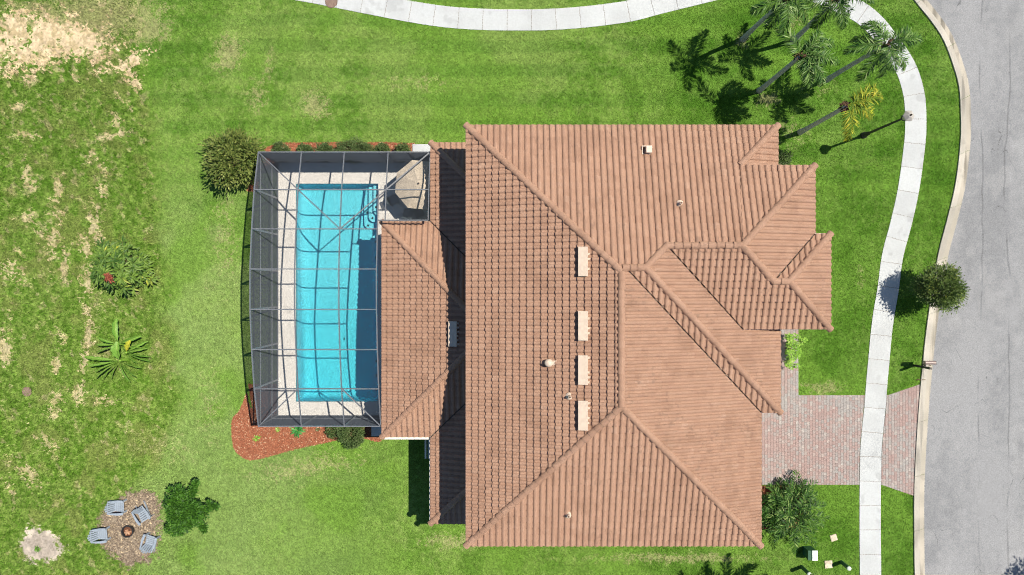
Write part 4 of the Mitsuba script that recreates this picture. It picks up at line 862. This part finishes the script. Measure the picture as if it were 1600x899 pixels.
for k, (st, az, L, W, tw, mt) in enumerate(((0, 95, 1.5, .30, 1.0, 0), (0, 180, 1.3, .20, 1.3, 0), (0, 20, 1.5, .26, 1.0, 0), (0, 200, 1.4, .18, 1.3, 0), (0, -8, 1.3, .2, 1.25, 0), (1, 172, 1.9, .26, 1.2, 0), (1, 205, 1.5, .2, 1.3, 0), (1, 215, 1.9, .22, 1.25, 0), (1, -15, 1.5, .22, 1.3, 0),
                                        (1, -32, 1.7, .22, 1.25, 0), (1, -60, 1.4, .24, .9, 0), (1, 85, 1.2, .34, .2, 0), (1, 100, 1.0, .30, .1, 0), (2, -20, 1.5, .22, 1.2, 0), (2, 60, .9, .26, .2, 1), (2, -45, .9, .18, 1.1, 0), (2, 12, 1.3, .2, 1.2, 0), (0, 160, 1.2, .16, 1.2, 0), (1, 190, 1.6, .18, 1.2, 0), (1, 228, 1.5, .16, 1.2, 0), (1, 245, 1.2, .16, 1.1, 0), (2, -8, 1.6, .16, 1.2, 0), (2, 28, 1.4, .18, 1.1, 0), (1, -48, 1.6, .16, 1.1, 0))):
    sx, sy = stems[st]; banana_leaf((sx, sy, .7), math.radians(az), r_.uniform(.45, .8), L, W, r_.uniform(.7, 1.2), ('leaf_banana', 'leaf_gold')[mt], tw * .72)

# ---------------------------------------------------------------- palms
def frond(t, p0, az, el, L, droop, mat, nlf=76, lf=.60, wid=.048, seed=0, hang=.35):
    r_ = np.random.default_rng(seed); n = 14; s = np.linspace(0, 1, n); e_ = el - droop * s**1.2
    az_ = az + r_.normal() * .25 * s**2
    step = np.column_stack([np.cos(az_) * np.cos(e_), np.sin(az_) * np.cos(e_), np.sin(e_)]) * L / n
    pos = np.vstack([A(p0), A(p0) + np.cumsum(step, 0)]); tn = unit(np.gradient(pos, axis=0))
    ss = np.repeat(np.linspace(.12, .99, nlf), 2) + r_.normal(size=2 * nlf) * .006; ss = np.clip(ss, .1, 1); side = np.tile([1, -1], nlf)
    P_ = np.column_stack([np.interp(ss * n, np.arange(n + 1), pos[:, k]) for k in range(3)]); T_ = unit(np.column_stack([np.interp(ss * n, np.arange(n + 1), tn[:, k]) for k in range(3)]))
    S_ = unit(np.cross(T_, [0, 0, 1.0])) * side[:, None]; N_ = np.cross(T_, S_ * side[:, None]) * -1
    d = unit(S_ * r_.uniform(.45, 1.0, (len(ss), 1)) + T_ * (.35 + .7 * ss[:, None] + r_.normal(0, .22, (len(ss), 1))) + A([0, 0, 1.0]) * r_.normal(0, .45, (len(ss), 1)) - A([0, 0, hang]))
    l = lf * np.sin(np.pi * np.clip(.22 + .72 * ss, 0, 1))**.8 * r_.uniform(.8, 1.15, len(ss))
    m, uv = leaves(P_, d, np.tile([0, 0, 1.0], (len(ss), 1)) + r_.normal(0, .5, (len(ss), 3)), l, wid, .1, .25)
    rt = tube(pos[::2], np.linspace(.022, .006, len(pos[::2])), 5, False)
    uv2 = np.tile([.35, 0], (len(rt[0]), 1))
    obj('frond', cat_mesh([m, rt]), mat, t, uv=np.vstack([uv, uv2]))
def palm(base, h, lean, nfr, label, seed, mat='leaf_palm', L=1.95, r0=.115, els=(-.3, 1.15), azs=None, lf=.55, boots=True, group='queen palms on the corner lawn', name='queen_palm'):
    t = thing(name, label, 'palm tree', group); r_ = np.random.default_rng(seed); b = g(*base); o = A(lean) * U
    s = np.linspace(0, 1, 9); pts = np.column_stack([b[0] + o[0] * s**1.5, b[1] - o[1] * s**1.5, h * s])
    pts[0, 2] = -.05
    obj('trunk', tube(pts, r0 * (1.15 - .3 * s) * (1 + .35 * np.exp(-s * 14)), 12), 'bark_mat', t, smooth=True)
    top = pts[-1]
    if boots:
        mb, ub_ = leaves(np.tile(top, (40, 1)) + r_.normal(size=(40, 3)) * [.05, .05, .22] - [0, 0, .1], np.column_stack([r_.normal(size=(40, 2)), r_.uniform(.2, 1.2, 40)]), np.tile([0, 0, 1.0], (40, 1)) + r_.normal(size=(40, 3)) * .3, .32, .10, .2, .2)
        obj('leaf_bases', mb, 'boot_mat', t)
    azs = azs or [(k * 2.4, None) for k in range(nfr)]
    for k, (az, el) in enumerate(azs):
        e_ = el if el is not None else els[1] - (els[1] - els[0]) * (k / max(1, len(azs) - 1)) + r_.normal() * .08
        frond(t, top + [0, 0, .1], az + r_.normal() * .12, e_, L * r_.uniform(.85, 1.1), 1.3 + .5 * max(0, e_), mat, seed=seed * 50 + k, lf=lf)
palm((1160, 62), 5.8, (3, 5), 8, 'palm at the top whose trunk runs out of the picture', 1)
palm((1239, 64), 5.2, (-3, -5), 8, 'palm with its trunk crossing toward the top pavement bend', 2)
palm((1186, 142), 5.0, (6, -7), 14, 'palm nearest the tiled roof with a shaggy brown crown base', 3, azs=[(-.2, .9), (.5, .7), (-.8, .8), (1.1, .8), (-1.5, .7), (0.1, .3), (.7, .2), (-.5, .1), (-1.1, .1), (2.4, .7), (.3, -.2), (-.8, -.3)])
palm((1292, 125), 5.4, (8, 0), 11, 'palm whose green crown spreads over the pavement bend', 4)
palm((1250, 207), 5.2, (3, -3), 3, 'palm with only a few yellowing fronds beside the lamp', 5, mat='leaf_gold', azs=[(.55, .55), (-.22, .45), (-1.45, .35), (.25, .8)], boots=True)
palm((1246, 925), 5.6, (-24, -36), 12, 'palm past the lower edge beside the green posts, shading the lawn', 6, L=2.3, group='palms off the lower edge')
palm((1204, 944), 5.5, (-20, -32), 12, 'palm just past the lower edge, left of its neighbour', 7, L=2.5, group='palms off the lower edge')
t = thing('cycad', 'big dark green rosette of arching fronds by the garage corner', 'palm', 'cycad')
labels[t].pop('group'); x_, y_ = g(1228, 792); r_ = np.random.default_rng(80)
for hx, hy, n_, L_, z_ in ((0.05, -.25, 22, 1.95, .75), (-.55, .45, 12, 1.35, .6), (.35, .85, 14, 1.25, .6), (-.75, -.3, 8, 1.2, .5)):
    obj('stem', lathe([(.13, 0), (.15, z_ * .6), (.08, z_)], 10, (x_ + hx, y_ + hy, 0)), 'boot_mat', t)
    for k in range(n_): frond(t, (x_ + hx, y_ + hy, z_), k * 2.4 + .3, 1.05 - 1.0 * k / n_, L_ * r_.uniform(.8, 1.1), .95, 'leaf_cycad', 26, .50, .050, 900 + k + int(100 * hx), .05)
t = thing('road_tree', 'tree across the road whose shadow tip falls on the asphalt', 'tree')
x_, y_ = g(1672, 886)
m, uv, cc = crown((x_, y_, 5.0), (.95, .95, .95), 40, 1500, .26, .08, 90, .2, .6)
obj('crown', m, 'leaf_dark', t, uv=uv); woody('road_tree', t, (x_, y_, 0), cc, .10, 6, 3)

# ---------------------------------------------------------------- street lamp, mailbox, utility boxes
lp = thing('street_lamp', 'black street lamp with pale lantern standing by the pavement', 'street lamp')
x_, y_ = g(1349, 212)
obj('base', lathe([(.18, 0), (.18, .12), (.13, .2), (.11, .55), (.08, .62)], 16, (x_, y_, 0)), 'iron_mat', lp)
obj('pole', lathe([(.072, .6), (.055, 3.85)], 14, (x_, y_, 0)), 'iron_mat', lp)
obj('collar', lathe([(.055, 3.8), (.11, 3.9), (.16, 4.0), (.13, 4.05)], 14, (x_, y_, 0)), 'iron_mat', lp)
obj('lantern', lathe([(.14, 4.03), (.24, 4.34), (.26, 4.42)], 6, (x_, y_, 0)), 'lantern_glass_mat', lp)
obj('roof', lathe([(.30, 4.42), (.27, 4.46), (.12, 4.60), (0, 4.64)], 6, (x_, y_, 0)), 'lantern_glass_mat', lp)
for k in range(6):
    a = k * np.pi / 3; obj('lantern_bar', bar((x_ + .145 * math.cos(a), y_ + .145 * math.sin(a), 4.03), (x_ + .265 * math.cos(a), y_ + .265 * math.sin(a), 4.42), .02, .02), 'iron_mat', lp)
obj('finial', lathe([(.06, 4.58), (.045, 4.68), (0, 4.76)], 10, (x_, y_, 0)), 'iron_mat', lp)
mb = thing('mailbox', 'dark mailbox on a post at the kerb', 'mailbox')
x_, y_ = g(1428, 571)
obj('post', bar((x_, y_, 0), (x_, y_, 1.55), .11, .11), 'iron_mat', mb)
obj('arm', bar((x_, y_ - .05, 1.02), (x_, y_ + .36, 1.02), .09, .07), 'iron_mat', mb)
obj('brace', bar((x_, y_, .68), (x_, y_ + .26, 1.0), .05, .05), 'iron_mat', mb)
an = np.linspace(0, np.pi, 9); prof = [(.10, 1.06)] + [(.10 * math.cos(a), 1.20 + .10 * math.sin(a)) for a in an] + [(-.10, 1.06)]
pv = [[x_ + xx, y_ + .27 + a, z] for xx in (-.12, .45) for a, z in prof]; np_ = len(prof)
F = [f for k in range(np_) for f in ([k, (k + 1) % np_, np_ + (k + 1) % np_], [k, np_ + (k + 1) % np_, np_ + k])] + [[0, k + 1, k] for k in range(1, np_ - 1)] + [[np_, np_ + k, np_ + k + 1] for k in range(1, np_ - 1)]
obj('box', (A(pv), A(F)), 'mailbox_mat', mb, smooth=40)
obj('door', bx(x_ + .455, x_ + .475, y_ + .175, y_ + .365, 1.07, 1.27), 'iron_mat', mb)
obj('flag', cat_mesh([bx(x_ + .1, x_ + .12, y_ + .14, y_ + .16, 1.18, 1.36), bx(x_ + .02, x_ + .12, y_ + .14, y_ + .155, 1.30, 1.38)]), 'rust_mat', mb)
tr = thing('utility_box', 'dark green utility cabinet with a pale top beside the cycad', 'utility box')
x_, y_ = g(1261, 860)
obj('body', bx(x_ - .25, x_ + .22, y_ - .25, y_ + .25, 0, .72), 'green_paint_mat', tr)
obj('lid', bx(x_ - .06, x_ + .25, y_ - .28, y_ + .28, .725, .80), 'cap_mat', tr)
obj('shoulder', bx(x_ - .27, x_ - .07, y_ - .27, y_ + .27, .60, .745), 'green_paint_mat', tr)
for a, b, h_, lb in ((1252, 885.5, 1.05, 'green marker post with white cap left of the square lid'), (1314, 878, .92, 'green marker post with white cap right of the square lid')):
    mp = thing('marker_post', lb, 'post', 'green marker posts'); x_, y_ = g(a, b)
    obj('tube', lathe([(.105, 0), (.105, h_)], 16, (x_, y_, 0)), 'green_paint_mat', mp, smooth=True)
    obj('cap', lathe([(.115, h_ - .04), (.115, h_ + .02), (.07, h_ + .06), (0, h_ + .07)], 16, (x_, y_, 0)), 'cap_mat', mp)
for a, b, w_, lb, rz in ((1294, 881.5, .18, 'pale square valve lid between the two green posts', .05), (1302, 840, .15, 'pale square lid at the tip of the cycad fronds', .3)):
    v = thing('valve_lid', lb, 'lid', 'square lids in the grass'); x_, y_ = g(a, b)
    obj('frame', xf(cat_mesh([bx(-w_ - .03, w_ + .03, -w_ - .03, w_ + .03, -.02, .045)]), (x_, y_, 0), rz), 'pale_lid_mat', v)
    obj('cover', xf(bx(-w_, w_, -w_, w_, .04, .062), (x_, y_, 0), rz), 'pale_lid_mat', v)
for a, b, r, z, lb in ((518, 3.5, .32, .046, 'round brown manhole cover in the top pavement'), (43, 612, .24, .05, 'small round brown lid in the rough grass')):
    v = thing('manhole_cover', lb, 'manhole cover'); x_, y_ = g(a, b)
    obj('rim', lathe([(r + .03, -.02), (r + .03, z - .006), (r, z - .004)], 24, (x_, y_, 0)), 'lid_mat', v)
    obj('cover', lathe([(r, z - .004), (r - .02, z + .004), (0, z + .006)], 24, (x_, y_, 0)), 'lid_mat', v)
tg_ = [(*g(1431, 594), .02), (*g(1434, 592.5), .05), (*g(1437, 594), .03), (*g(1441, 593), .10), (*g(1445, 593.6), .095)]
tag(obj('twig', tube(tg_, [.02, .03, .025, .02, .008], 6), 'brown_bark_mat'), 'short dark twig lying on the verge by the kerb', 'twig')
